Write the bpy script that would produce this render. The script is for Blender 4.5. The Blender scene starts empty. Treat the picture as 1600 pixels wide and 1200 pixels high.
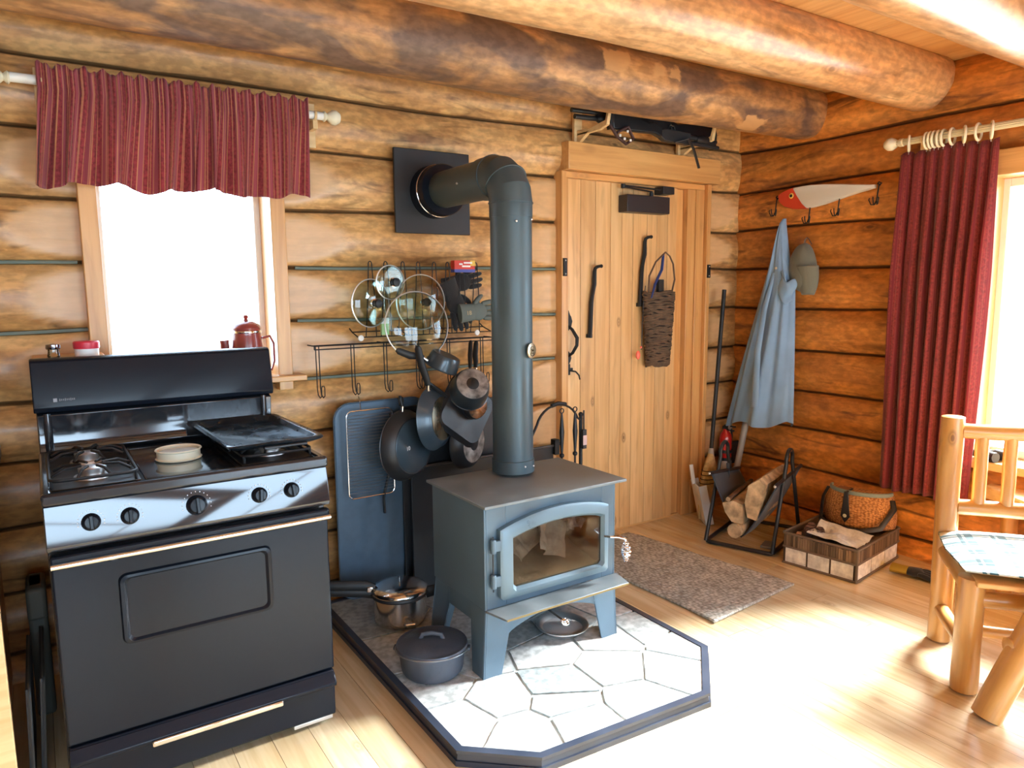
import bpy, math, random
from mathutils import Matrix, Vector, Euler, noise
PI = math.pi
sc = bpy.context.scene
C = sc.collection
rnd = random.Random(7)

# ---------------------------------------------------------------- camera
cam_d = bpy.data.cameras.new('camera'); cam = bpy.data.objects.new('camera', cam_d); C.objects.link(cam)
cam_d.sensor_width = 36.0; cam_d.lens = 36.0*1128.04/1600.0; cam_d.clip_start = .05
_y, _p, _r = math.radians(33.3122), math.radians(7.5993), math.radians(-.5623)
_f = Vector((math.sin(_y)*math.cos(_p), math.cos(_y)*math.cos(_p), -math.sin(_p)))
_rt = Vector((math.cos(_y), -math.sin(_y), 0)); _up = _rt.cross(_f)
_r2 = _rt*math.cos(_r)+_up*math.sin(_r); _u2 = -_rt*math.sin(_r)+_up*math.cos(_r)
M = Matrix((( _r2.x, _u2.x, -_f.x), (_r2.y, _u2.y, -_f.y), (_r2.z, _u2.z, -_f.z))).to_4x4()
M.translation = Vector((-.5993, -3.18, 1.4464)); cam.matrix_world = M
sc.camera = cam

# ---------------------------------------------------------------- light
sc.view_settings.view_transform = 'Standard'; sc.view_settings.look = 'None'
sc.view_settings.gamma = 1; sc.view_settings.use_curve_mapping = False
sc.view_settings.exposure = 1.25
w = bpy.data.worlds.new('sky'); sc.world = w; w.use_nodes = True
wn = w.node_tree.nodes; wl = w.node_tree.links
bg = wn['Background']
tc = wn.new('ShaderNodeTexCoord'); sx = wn.new('ShaderNodeSeparateXYZ'); wr = wn.new('ShaderNodeValToRGB'); mr = wn.new('ShaderNodeMapRange')
wl.new(tc.outputs['Generated'], sx.inputs[0]); wl.new(sx.outputs['Z'], mr.inputs[0])
mr.inputs[1].default_value = -.4; mr.inputs[2].default_value = .6
wr.color_ramp.elements[0].color = (.46, .56, .62, 1); wr.color_ramp.elements[1].color = (.70, .92, 1.20, 1)
wl.new(mr.outputs[0], wr.inputs[0]); wl.new(wr.outputs[0], bg.inputs[0]); bg.inputs[1].default_value = 6.5
sund = bpy.data.lights.new('sun', 'SUN'); sund.energy = 54; sund.angle = math.radians(30); sund.color = (.97, .99, 1)
sun = bpy.data.objects.new('sun', sund); C.objects.link(sun)
sun.rotation_euler = Vector((-1, .06, -.62)).to_track_quat('-Z', 'Y').to_euler()
def portal(loc, aim, sx_, sy_):
    d = bpy.data.lights.new('window_portal', 'AREA'); d.shape = 'RECTANGLE'; d.size = sx_; d.size_y = sy_
    d.cycles.is_portal = True
    o = bpy.data.objects.new('window_portal', d); C.objects.link(o); o.location = loc
    o.rotation_euler = Vector(aim).to_track_quat('-Z', 'Z' if abs(aim[2]) < .5 else 'Y').to_euler()
portal((-.07, .24, 1.5), (0, -1, 0), .70, .95)
portal((3.60, -2.30, 1.3), (-1, 0, 0), 1.64, 1.4)
portal((-1.3, -5.75, 1.3), (0, 1, 0), 2.4, 1.5)
portal((1.4, -5.75, 1.25), (0, 1, 0), 2.2, 2.1)
try:
    sc.cycles.use_denoising = True; sc.cycles.max_bounces = 8; sc.cycles.diffuse_bounces = 5
    sc.cycles.sample_clamp_indirect = 6; sc.cycles.transparent_max_bounces = 16; sc.cycles.caustics_reflective = False
except Exception: pass

# ---------------------------------------------------------------- mesh builder
def rot(ax, deg): return Matrix.Rotation(math.radians(deg), 4, ax)
def tr(x, y, z): return Matrix.Translation((x, y, z))
class MB:
    def __init__(s): s.v = []; s.f = []; s.m = []; s.uv = []; s.at = {}; s.mi = 0
    def add(s, vs, fs, X=None, uvs=None):
        n = len(s.v)
        for p in vs:
            p = Vector(p); s.v.append(X @ p if X is not None else p)
        for k, fc in enumerate(fs):
            s.f.append([i+n for i in fc]); s.m.append(s.mi); s.uv.append([uvs[i] for i in fc] if uvs else None)
        return s
    def box(s, c, d, X=None, taper=None):
        x, y, z = d[0]/2, d[1]/2, d[2]/2; vs = []
        for k in (-1, 1):
            t = taper if (taper and k == 1) else 1
            for i, j in ((-1, -1), (1, -1), (1, 1), (-1, 1)): vs.append((c[0]+i*x*t, c[1]+j*y*t, c[2]+k*z))
        return s.add(vs, [(3, 2, 1, 0), (4, 5, 6, 7), (0, 1, 5, 4), (1, 2, 6, 5), (2, 3, 7, 6), (3, 0, 4, 7)], X)
    def b2(s, x0, x1, y0, y1, z0, z1, X=None): return s.box(((x0+x1)/2, (y0+y1)/2, (z0+z1)/2), (x1-x0, y1-y0, z1-z0), X)
    def tube(s, pts, r, seg=10, closed=False, X=None, caps=True, flat=None):
        pts = [Vector(p) for p in pts]; n = len(pts)
        rs = r if isinstance(r, (list, tuple)) else [r]*n
        t0 = (pts[1]-pts[0]).normalized(); a = Vector((0, 0, 1)) if abs(t0.z) < .9 else Vector((1, 0, 0))
        nn = t0.cross(a).normalized(); vs = []; pt = t0
        for i in range(n):
            if closed: t = (pts[(i+1) % n]-pts[i-1]).normalized()
            elif i == 0: t = t0
            elif i == n-1: t = (pts[-1]-pts[-2]).normalized()
            else: t = ((pts[i+1]-pts[i]).normalized()+(pts[i]-pts[i-1]).normalized()).normalized()
            q = pt.rotation_difference(t); nn = q @ nn; nn = (nn-t*nn.dot(t)).normalized(); pt = t
            b = t.cross(nn)
            for k in range(seg):
                an = 2*PI*k/seg; vs.append(pts[i]+(nn*math.cos(an)+b*math.sin(an)*(flat or 1))*rs[i])
        fs = []
        for i in range(n if closed else n-1):
            j = (i+1) % n
            for k in range(seg): fs.append((i*seg+k, i*seg+(k+1) % seg, j*seg+(k+1) % seg, j*seg+k))
        if not closed and caps: fs += [tuple(reversed(range(seg))), tuple(range((n-1)*seg, n*seg))]
        return s.add(vs, fs, X)
    def lathe(s, prof, X=None, seg=32, sx=1, sy=1):
        vs = []; fs = []; n = len(prof)
        for (r, z) in prof:
            for k in range(seg):
                an = 2*PI*k/seg; vs.append((math.cos(an)*r*sx, math.sin(an)*r*sy, z))
        for i in range(n-1):
            for k in range(seg): fs.append((i*seg+k, i*seg+(k+1) % seg, (i+1)*seg+(k+1) % seg, (i+1)*seg+k))
        if prof[0][0] > 1e-6 and prof[0] != prof[-1]: fs.append(tuple(reversed(range(seg))))
        if prof[-1][0] > 1e-6 and prof[0] != prof[-1]: fs.append(tuple(range((n-1)*seg, n*seg)))
        return s.add(vs, fs, X)
    def prism(s, poly, z0, z1, X=None, top=None):
        n = len(poly); t = top or poly
        vs = [(x, y, z0) for x, y in poly]+[(x, y, z1) for x, y in t]
        fs = [tuple(reversed(range(n))), tuple(range(n, 2*n))]+[(i, (i+1) % n, n+(i+1) % n, n+i) for i in range(n)]
        return s.add(vs, fs, X)
    def grid(s, fn, nu, nv, X=None, su=1, sv=1):
        vs = []; uv = []
        for j in range(nv+1):
            for i in range(nu+1): vs.append(fn(i/nu, j/nv)); uv.append((i/nu*su, j/nv*sv))
        return s.add(vs, [(j*(nu+1)+i, j*(nu+1)+i+1, (j+1)*(nu+1)+i+1, (j+1)*(nu+1)+i) for j in range(nv) for i in range(nu)], X, uv)
    def ball(s, c, r, X=None, seg=14, sc_=(1, 1, 1)):
        pr = [(r*math.sin(PI*i/8), -r*math.cos(PI*i/8)) for i in range(9)]
        Y = tr(*c) @ Matrix.Diagonal((sc_[0], sc_[1], sc_[2], 1)); return s.lathe(pr, (X @ Y) if X is not None else Y, seg)
    def build(s, name, mat, parent=None, loc=None, rz=None, bevel=0, flat=False, solid=0, sub=0, ang=40, X=None):
        me = bpy.data.meshes.new(name); me.from_pydata([tuple(v) for v in s.v], [], s.f); 
        for m_ in (mat if isinstance(mat, list) else [mat]): me.materials.append(m_)
        me.polygons.foreach_set('material_index', s.m)
        if any(u for u in s.uv):
            l = me.uv_layers.new(name='UVMap'); k = 0
            for u in s.uv:
                for q in (u or []): l.data[k].uv = q; k += 1
        for an, vals in s.at.items():
            a = me.attributes.new(an, 'FLOAT', 'POINT'); a.data.foreach_set('value', vals)
        me.validate(); me.update()
        if not flat:
            me.shade_smooth()
            try: me.set_sharp_from_angle(angle=math.radians(ang))
            except Exception: pass
        o = bpy.data.objects.new(name, me); C.objects.link(o)
        if parent: o.parent = parent
        if loc: o.location = loc
        if rz: o.rotation_euler = (0, 0, rz)
        if X is not None: o.matrix_local = X
        if solid: m_ = o.modifiers.new('solid', 'SOLIDIFY'); m_.thickness = solid; m_.offset = 0
        if sub: m_ = o.modifiers.new('sub', 'SUBSURF'); m_.levels = sub; m_.render_levels = sub
        if bevel: m_ = o.modifiers.new('bevel', 'BEVEL'); m_.width = bevel; m_.segments = 2; m_.limit_method = 'ANGLE'; m_.angle_limit = math.radians(35)
        return o
def text_part(name, body, size, mat, parent, X):
    fc = bpy.data.curves.new(name, 'FONT'); fc.body = body; fc.size = size; fc.extrude = .0004
    fo = bpy.data.objects.new(name+'_curve', fc); C.objects.link(fo); dg = bpy.context.evaluated_depsgraph_get()
    me = bpy.data.meshes.new_from_object(fo.evaluated_get(dg)); bpy.data.objects.remove(fo); me.materials.clear(); me.materials.append(mat)
    o = bpy.data.objects.new(name, me); C.objects.link(o); o.parent = parent; o.matrix_local = X; return o
def thing(name, label, cat, loc=(0, 0, 0), rz=0, group=None, rot3=None):
    o = bpy.data.objects.new(name, None); C.objects.link(o); o.location = loc; o.rotation_euler = rot3 or (0, 0, rz)
    o.empty_display_size = .05
    o['label'] = label; o['category'] = cat
    if group: o['group'] = group
    return o
def tag(o, label, cat, group=None, kind=None):
    o['label'] = label; o['category'] = cat
    if group: o['group'] = group
    if kind: o['kind'] = kind
    return o
def struct(o, label=None):
    o['kind'] = 'structure'
    if label: o['label'] = label
    return o
def part_label(o, l): o['label'] = l; return o
def dup(root, loc=None, rz=None, label=None, group=None, rot3=None):
    r = root.copy(); C.objects.link(r)
    if loc is not None: r.location = loc
    if rz is not None: r.rotation_euler = (0, 0, rz)
    if rot3 is not None: r.rotation_euler = rot3
    if label: r['label'] = label
    if group: r['group'] = group
    for ch in list(root.children):
        c = ch.copy(); C.objects.link(c); c.parent = r
        for g in ch.children:
            d = g.copy(); C.objects.link(d); d.parent = c
    return r
def arc(cx, cz, r, a0, a1, n, y=0, plane='xz'):
    out = []
    for i in range(n+1):
        a = math.radians(a0+(a1-a0)*i/n); p, q = cx+r*math.cos(a), cz+r*math.sin(a)
        out.append((p, y, q) if plane == 'xz' else (p, q, y) if plane == 'xy' else (y, p, q))
    return out
def rrect(x0, x1, y0, y1, r, n=5):
    out = []
    for cx, cy, a in ((x1-r, y1-r, 0), (x0+r, y1-r, 90), (x0+r, y0+r, 180), (x1-r, y0+r, 270)):
        for i in range(n+1):
            t = math.radians(a+90*i/n); out.append((cx+r*math.cos(t), cy+r*math.sin(t)))
    return out
XZ = Matrix(((1, 0, 0, 0), (0, 0, -1, 0), (0, 1, 0, 0), (0, 0, 0, 1)))      # local (x,y,z) -> (x,-z,y): a plan drawn on the back wall, thickness towards the room

# ---------------------------------------------------------------- materials
def newmat(name):
    m = bpy.data.materials.new(name); m.use_nodes = True; nt = m.node_tree
    return m, nt, nt.nodes, nt.links, nt.nodes['Principled BSDF']
def plain(name, col, rough=.5, metal=0, coat=0, bump=0, bscale=60, var=0, spec=None, vscale=6, sheen=0):
    m, nt, N, L, b = newmat(name)
    b.inputs['Base Color'].default_value = (*col, 1); b.inputs['Roughness'].default_value = rough; b.inputs['Metallic'].default_value = metal
    b.inputs['Coat Weight'].default_value = coat; b.inputs['Coat Roughness'].default_value = .08
    if spec is not None: b.inputs['Specular IOR Level'].default_value = spec
    if sheen: b.inputs['Sheen Weight'].default_value = sheen
    t = N.new('ShaderNodeTexCoord')
    if var:
        n = N.new('ShaderNodeTexNoise'); n.inputs['Scale'].default_value = vscale; n.inputs['Detail'].default_value = 5; L.new(t.outputs['Object'], n.inputs['Vector'])
        r = N.new('ShaderNodeMapRange'); r.inputs[1].default_value = .3; r.inputs[2].default_value = .7; r.inputs[3].default_value = 1-var; r.inputs[4].default_value = 1+var
        L.new(n.outputs[0], r.inputs[0]); x = N.new('ShaderNodeVectorMath'); x.operation = 'SCALE'; x.inputs[0].default_value = col
        L.new(r.outputs[0], x.inputs['Scale']); L.new(x.outputs[0], b.inputs['Base Color'])
        r2 = N.new('ShaderNodeMapRange'); r2.inputs[1].default_value = .3; r2.inputs[2].default_value = .7; r2.inputs[3].default_value = max(.03, rough-.12); r2.inputs[4].default_value = min(1, rough+.12)
        L.new(n.outputs[0], r2.inputs[0]); L.new(r2.outputs[0], b.inputs['Roughness'])
    if bump:
        n2 = N.new('ShaderNodeTexNoise'); n2.inputs['Scale'].default_value = bscale; n2.inputs['Detail'].default_value = 3; L.new(t.outputs['Object'], n2.inputs['Vector'])
        bp = N.new('ShaderNodeBump'); bp.inputs['Strength'].default_value = bump; bp.inputs['Distance'].default_value = .004
        L.new(n2.outputs[0], bp.inputs['Height']); L.new(bp.outputs[0], b.inputs['Normal'])
    return m
def ramp(N, stops):
    r = N.new('ShaderNodeValToRGB'); e = r.color_ramp.elements
    while len(e) < len(stops): e.new(.5)
    for k, (p, c) in enumerate(stops): e[k].position = p; e[k].color = (*c, 1) if len(c) == 3 else c
    return r
def mixc(N, L, fac, a, b, mode='MIX'):
    x = N.new('ShaderNodeMix'); x.data_type = 'RGBA'; x.blend_type = mode
    for sock, v in ((0, fac), (6, a), (7, b)):
        if isinstance(v, (int, float)): x.inputs[sock].default_value = v
        elif isinstance(v, tuple): x.inputs[sock].default_value = (*v, 1)
        else: L.new(v, x.inputs[sock])
    return x.outputs[2]
def wood(name, light, mid, dark, axis='x', stain=.35, knots=.6, mott=0, mottcol=(.16, .09, .06), patch=0, rough=.38, coat=.25, island=.35, facet=False, scale=1.0, kn_scale=2.6, bump=.25, seam=None):
    m, nt, N, L, b = newmat(name)
    t = N.new('ShaderNodeTexCoord'); g = N.new('ShaderNodeNewGeometry')
    off = N.new('ShaderNodeVectorMath'); off.operation = 'SCALE'; off.inputs[0].default_value = (13.1, 7.7, 5.3); L.new(g.outputs['Random Per Island'], off.inputs['Scale'])
    ad = N.new('ShaderNodeVectorMath'); ad.operation = 'ADD'; L.new(t.outputs['Object'], ad.inputs[0]); L.new(off.outputs[0], ad.inputs[1])
    def mp(a, c):
        k = N.new('ShaderNodeMapping'); s = {'x': (a, c, c), 'y': (c, a, c), 'z': (c, c, a)}[axis]
        k.inputs['Scale'].default_value = tuple(q*scale for q in s); L.new(ad.outputs[0], k.inputs[0]); return k.outputs[0]
    def noi(vec, s, d=4, dist=0):
        n = N.new('ShaderNodeTexNoise'); n.inputs['Scale'].default_value = s; n.inputs['Detail'].default_value = d; n.inputs['Distortion'].default_value = dist; L.new(vec, n.inputs['Vector']); return n.outputs[0]
    fine = noi(mp(1.1, 22), 1.6, 6, .6); broad = noi(mp(.7, 3.2), 1.3, 4, .8)
    c1 = ramp(N, [(.3, mid), (.7, light)]); L.new(broad, c1.inputs[0])
    c2 = ramp(N, [(.35, (.72, .62, .5)), (.6, (1, 1, 1))]); L.new(fine, c2.inputs[0])
    col = mixc(N, L, .55, c1.outputs[0], c2.outputs[0], 'MULTIPLY')
    # dark resin stains stretched along the grain
    st = noi(mp(1.6, 9), 1.5, 5, 1.2); r3 = ramp(N, [(.57, (0, 0, 0)), (.70, (1, 1, 1))]); L.new(st, r3.inputs[0])
    f3 = N.new('ShaderNodeMath'); f3.operation = 'MULTIPLY'; f3.inputs[1].default_value = stain; L.new(r3.outputs[0], f3.inputs[0])
    col = mixc(N, L, f3.outputs[0], col, dark)
    # knots
    vo = N.new('ShaderNodeTexVoronoi'); vo.inputs['Scale'].default_value = kn_scale; vo.inputs['Randomness'].default_value = 1; L.new(mp(.75, 1.5), vo.inputs['Vector'])
    wob = noi(mp(6, 9), 1.5, 2)
    dm = N.new('ShaderNodeMath'); dm.operation = 'MULTIPLY_ADD'; L.new(wob, dm.inputs[0]); dm.inputs[1].default_value = .06; L.new(vo.outputs['Distance'], dm.inputs[2])
    kr = ramp(N, [(.06, (1, 1, 1)), (.085, (.25, .25, .25)), (.11, (.7, .7, .7)), (.17, (0, 0, 0))]); L.new(dm.outputs[0], kr.inputs[0])
    f4 = N.new('ShaderNodeMath'); f4.operation = 'MULTIPLY'; f4.inputs[1].default_value = knots; L.new(kr.outputs[0], f4.inputs[0])
    col = mixc(N, L, f4.outputs[0], col, tuple(q*.8 for q in dark))
    if mott:
        mo = noi(mp(2.2, 5), 1.4, 9, 1.0); r5 = ramp(N, [(.40, (0, 0, 0)), (.58, (1, 1, 1))]); L.new(mo, r5.inputs[0])
        f5 = N.new('ShaderNodeMath'); f5.operation = 'MULTIPLY'; f5.inputs[1].default_value = mott; L.new(r5.outputs[0], f5.inputs[0])
        col = mixc(N, L, f5.outputs[0], col, mottcol)
        sp = noi(mp(14, 26), 1.5, 6); r6 = ramp(N, [(.4, (.6, .55, .5)), (.62, (1.15, 1.1, 1.05))]); L.new(sp, r6.inputs[0]); col = mixc(N, L, .6, col, r6.outputs[0], 'MULTIPLY')
    if patch:
        vp = N.new('ShaderNodeTexVoronoi'); vp.inputs['Scale'].default_value = 2.1; vp.distance = 'CHEBYCHEV'; L.new(mp(.8, 1.3), vp.inputs['Vector'])
        d2 = N.new('ShaderNodeMath'); d2.operation = 'MULTIPLY_ADD'; L.new(noi(mp(10, 14), 1.3, 4), d2.inputs[0]); d2.inputs[1].default_value = .16; L.new(vp.outputs['Distance'], d2.inputs[2])
        rp = ramp(N, [(.20, (1, 1, 1)), (.22, (0, 0, 0))]); L.new(d2.outputs[0], rp.inputs[0])
        f6 = N.new('ShaderNodeMath'); f6.operation = 'MULTIPLY'; f6.inputs[1].default_value = patch; L.new(rp.outputs[0], f6.inputs[0])
        col = mixc(N, L, f6.outputs[0], col, light)
    if island:
        hs = N.new('ShaderNodeMapRange'); hs.inputs[3].default_value = 1-island; hs.inputs[4].default_value = 1+island*.4; L.new(g.outputs['Random Per Island'], hs.inputs[0])
        sc_ = N.new('ShaderNodeVectorMath'); sc_.operation = 'SCALE'; L.new(col, sc_.inputs[0]); L.new(hs.outputs[0], sc_.inputs['Scale']); col = sc_.outputs[0]
    if facet:
        at = N.new('ShaderNodeAttribute'); at.attribute_name = 'facet'
        fc = ramp(N, [(.35, tuple(q*.93 for q in facet)), (.65, facet)]); L.new(fine, fc.inputs[0])
        ff = N.new('ShaderNodeMath'); ff.operation = 'MULTIPLY'; ff.inputs[1].default_value = .8; L.new(at.outputs['Fac'], ff.inputs[0])
        col = mixc(N, L, ff.outputs[0], col, fc.outputs[0])
        a2 = N.new('ShaderNodeAttribute'); a2.attribute_name = 'seam'
        sm = noi(mp(2.5, 3), 1.5, 5); sr = N.new('ShaderNodeMath'); sr.operation = 'MULTIPLY_ADD'; L.new(sm, sr.inputs[0]); sr.inputs[1].default_value = .62; L.new(a2.outputs['Fac'], sr.inputs[2])
        rs_ = ramp(N, [(.80, (0, 0, 0)), (1.0, (.85, .85, .85))]); L.new(sr.outputs[0], rs_.inputs[0])
        col = mixc(N, L, rs_.outputs[0], col, tuple(q*.6 for q in dark))
    L.new(col, b.inputs['Base Color']); b.inputs['Roughness'].default_value = rough; b.inputs['Coat Weight'].default_value = coat; b.inputs['Coat Roughness'].default_value = .22
    if bump:
        bp = N.new('ShaderNodeBump'); bp.inputs['Strength'].default_value = bump; bp.inputs['Distance'].default_value = .006; L.new(fine, bp.inputs['Height']); L.new(bp.outputs[0], b.inputs['Normal'])
    return m
def glassy(name, tint=(.9, .97, .95), refl=1.0):
    m, nt, N, L, b = newmat(name); out = N['Material Output']; N.remove(b)
    t = N.new('ShaderNodeBsdfTransparent'); t.inputs[0].default_value = (*tint, 1); g = N.new('ShaderNodeBsdfGlossy'); g.inputs['Roughness'].default_value = .03
    fr = N.new('ShaderNodeFresnel'); fr.inputs[0].default_value = 1.5; x = N.new('ShaderNodeMixShader')
    mm = N.new('ShaderNodeMath'); mm.operation = 'MULTIPLY'; mm.inputs[1].default_value = refl; L.new(fr.outputs[0], mm.inputs[0])
    L.new(mm.outputs[0], x.inputs[0]); L.new(t.outputs[0], x.inputs[1]); L.new(g.outputs[0], x.inputs[2]); L.new(x.outputs[0], out.inputs[0]); return m
def fabric(name, base, stripe, freq=46, col2=None, dens=.3):
    m, nt, N, L, b = newmat(name)
    u = N.new('ShaderNodeUVMap'); s = N.new('ShaderNodeSeparateXYZ'); L.new(u.outputs[0], s.inputs[0])
    def line(fr, th, ph=0):
        a = N.new('ShaderNodeMath'); a.operation = 'MULTIPLY_ADD'; a.inputs[1].default_value = fr; a.inputs[2].default_value = ph; L.new(s.outputs[0], a.inputs[0])
        f = N.new('ShaderNodeMath'); f.operation = 'FRACT'; L.new(a.outputs[0], f.inputs[0]); c = N.new('ShaderNodeMath'); c.operation = 'LESS_THAN'; c.inputs[1].default_value = th; L.new(f.outputs[0], c.inputs[0]); return c.outputs[0]
    t = N.new('ShaderNodeTexCoord'); n = N.new('ShaderNodeTexNoise'); n.inputs['Scale'].default_value = 90; L.new(t.outputs['Object'], n.inputs['Vector'])
    cr = ramp(N, [(.35, tuple(q*.72 for q in base)), (.65, tuple(min(1, q*1.2) for q in base))]); L.new(n.outputs[0], cr.inputs[0])
    col = cr.outputs[0]
    if col2: col = mixc(N, L, line(freq*.37, .35, .2), col, col2)
    d = N.new('ShaderNodeMath'); d.operation = 'MULTIPLY'; d.inputs[1].default_value = dens; L.new(line(freq, .12), d.inputs[0])
    col = mixc(N, L, d.outputs[0], col, stripe)
    d2 = N.new('ShaderNodeMath'); d2.operation = 'MULTIPLY'; d2.inputs[1].default_value = dens*.8; L.new(line(freq*.41, .07, .4), d2.inputs[0])
    col = mixc(N, L, d2.outputs[0], col, stripe)
    L.new(col, b.inputs['Base Color']); b.inputs['Roughness'].default_value = .85; b.inputs['Sheen Weight'].default_value = .2
    # a thin cloth lets some window light through
    tl = N.new('ShaderNodeBsdfTranslucent'); L.new(col, tl.inputs[0]); x = N.new('ShaderNodeMixShader'); x.inputs[0].default_value = .32
    L.new(b.outputs[0], x.inputs[1]); L.new(tl.outputs[0], x.inputs[2]); L.new(x.outputs[0], N['Material Output'].inputs[0])
    return m

BW = wood('log_back_wall', (.80, .53, .24), (.68, .38, .13), (.14, .07, .03), 'x', stain=.85, knots=.7, mott=.38, mottcol=(.42, .18, .06), facet=(.70, .44, .22), rough=.42, coat=.2, island=.2)
RW = wood('log_right_wall', (.88, .38, .085), (.68, .24, .036), (.13, .045, .018), 'y', stain=.85, knots=.75, mott=.34, mottcol=(.30, .09, .022), facet=(.66, .31, .11), rough=.4, coat=.25, island=.2)  # deeper orange than the back wall, partly shade and warm bounce put into colour
BEAM1 = wood('dark_beam', (.62, .36, .16), (.42, .21, .085), (.12, .055, .03), 'x', stain=.5, knots=.3, mott=.9, mottcol=(.13, .082, .066), patch=.85, rough=.5, coat=.1, island=0)
BEAM2 = wood('pale_beam', (.84, .56, .30), (.66, .28, .08), (.18, .08, .03), 'x', stain=.6, knots=.7, mott=.34, mottcol=(.36, .22, .12), rough=.33, coat=.45, island=.1)
CEIL = wood('ceiling_board', (.78, .46, .19), (.66, .34, .12), (.25, .12, .05), 'y', stain=.2, knots=.3, rough=.45, island=.15)
PINE = wood('pine_board', (.84, .56, .27), (.75, .43, .17), (.26, .11, .04), 'z', stain=.22, knots=.9, rough=.4, coat=.2, island=.14, kn_scale=5.0, bump=.1)
PINEX = wood('pine_trim_across', (.80, .47, .18), (.70, .36, .12), (.26, .11, .04), 'x', stain=.15, knots=.4, rough=.4, island=.08, bump=.1)
PINEY = wood('pine_trim_deep', (.80, .47, .18), (.70, .36, .12), (.26, .11, .04), 'y', stain=.15, knots=.4, rough=.4, island=.08, bump=.1)
PINEZ = wood('pine_trim_upright', (.78, .45, .17), (.68, .34, .11), (.26, .11, .04), 'z', stain=.2, knots=.5, rough=.4, island=.08, bump=.1)
FLOOR = wood('floor_board', (.80, .68, .46), (.70, .53, .30), (.36, .19, .09), 'y', stain=.2, knots=.5, rough=.24, coat=.5, island=.13, kn_scale=4.2, bump=.06)
POLE = wood('peeled_pine_pole', (.56, .30, .09), (.42, .175, .042), (.22, .09, .03), 'z', stain=.45, knots=.95, rough=.3, coat=.4, island=.06, kn_scale=5, bump=.1)
BIRCHW = wood('light_wood', (.82, .62, .34), (.74, .50, .24), (.4, .2, .1), 'x', stain=.1, knots=.1, rough=.5, island=0, bump=.05)
IVORY = plain('ivory_painted_wood', (.80, .74, .56), .4, var=.06)
BLACK = plain('black_enamel', (.007, .010, .017), .25, coat=.08, spec=.18)
BLACKR = plain('black_matte_metal', (.018, .019, .022), .45, var=.2)
IRON = plain('black_wrought_iron', (.018, .017, .018), .5, metal=.3, bump=.2)
PIPE = plain('black_stovepipe_steel', (.060, .088, .100), .45, metal=.3, var=.15, vscale=4)
STOVE = plain('blue_grey_stove_steel', (.090, .140, .185), .45, metal=.2, var=.16, vscale=5, bump=.05, bscale=140)
STOVETOP = plain('dusty_stove_top', (.17, .20, .215), .5, metal=.2, var=.25, vscale=9)
SHIELD = plain('blue_grey_sheet_metal', (.075, .125, .185), .45, metal=.2, var=.08, vscale=30)
STEEL = plain('stainless_steel', (.72, .70, .68), .18, metal=1, var=.05)
CHROME = plain('chrome', (.85, .85, .86), .08, metal=1)
ALU = plain('brushed_aluminium', (.68, .68, .68), .35, metal=.9)
PANEL = plain('glossy_control_panel', (.030, .034, .042), .10, metal=.4, coat=1)
CAST = plain('seasoned_cast_iron', (.065, .078, .105), .45, metal=.2, bump=.25, var=.2, vscale=14)
CHAR = plain('charred_pan_bottom', (.30, .285, .27), .5, metal=.3, var=.85, vscale=22)
NONST = plain('grey_non_stick', (.045, .065, .082), .3, metal=.3, coat=.2)
COPPER = plain('scorched_copper', (.50, .30, .18), .25, metal=.9, var=.5, vscale=14)
TEAL = plain('grey_green_seam_strip', (.17, .22, .19), .6)
RUBBER = plain('black_rubber', (.012, .012, .013), .55)
RED = plain('red_enamel', (.50, .015, .012), .2, coat=.5)
TEARED = plain('brick_red_enamel', (.30, .055, .045), .25, coat=.4)
WHITE = plain('white_plastic', (.82, .82, .80), .4)
LUREW = plain('white_painted_wood', (.72, .71, .66), .4, bump=.15, bscale=200)
LURER = plain('red_painted_wood', (.58, .05, .02), .4)
YEL = plain('yellow_ring', (.8, .55, .12), .4)
PINK = plain('coral_pink_plastic', (.95, .18, .12), .35)
BLUE = plain('deep_blue_cord', (.03, .07, .30), .5)
DENIM = plain('pale_blue_cotton', (.22, .36, .55), .9, bump=.1, bscale=220, var=.12, sheen=.3)
GREYCAP = plain('olive_grey_twill', (.15, .155, .12), .9, bump=.3, bscale=260, sheen=.2)
BLKFAB = plain('black_knit', (.014, .014, .016), .9, bump=.4, bscale=160, sheen=.2)
GREYFAB = plain('grey_green_padding', (.12, .15, .14), .8, bump=.2, bscale=180)
CANVAS = plain('dark_blue_grey_canvas', (.030, .042, .060), .75, bump=.2, bscale=220, var=.15, sheen=.2)
STRAW = plain('broom_straw', (.60, .43, .20), .8, bump=.5, bscale=120, var=.2, vscale=40)
BARK = plain('dark_bark_twig', (.115, .072, .043), .85, bump=.6, bscale=50, var=.4, vscale=30)
BIRCH = plain('white_birch_bark', (.84, .81, .72), .7, bump=.2, bscale=30, var=.3, vscale=26)
SPLIT = plain('split_firewood', (.50, .37, .23), .85, bump=.8, bscale=40, var=.5, vscale=22)
FBARK = plain('firewood_bark', (.15, .09, .06), .9, bump=.8, bscale=30, var=.4, vscale=14)
LEATHER = plain('black_leather', (.02, .016, .015), .45, bump=.2)
BRLEATH = plain('brown_leather_edge', (.30, .12, .05), .5)
SAGE = plain('faded_sage_leather', (.22, .27, .24), .6)
PAPER = plain('newsprint', (.62, .60, .55), .9, var=.15, vscale=60)
PAPERC = plain('coloured_magazine_page', (.42, .36, .36), .7, var=.5, vscale=30)
CONE = plain('pine_cone_scales', (.13, .07, .05), .8, bump=.6)
TUBEG = plain('grey_plastic_tube', (.34, .33, .29), .35)
SMOKE = plain('sooty_firebrick', (.17, .10, .06), .9, var=.4, vscale=6, bump=.3)
EMBER = plain('ash_bed', (.32, .25, .20), .95, var=.25, vscale=14, bump=.5)
GREYP = plain('dim_grey_plastic', (.10, .10, .085), .6)
CLAYW = plain('cream_glaze', (.72, .68, .50), .3, coat=.3)
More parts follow.
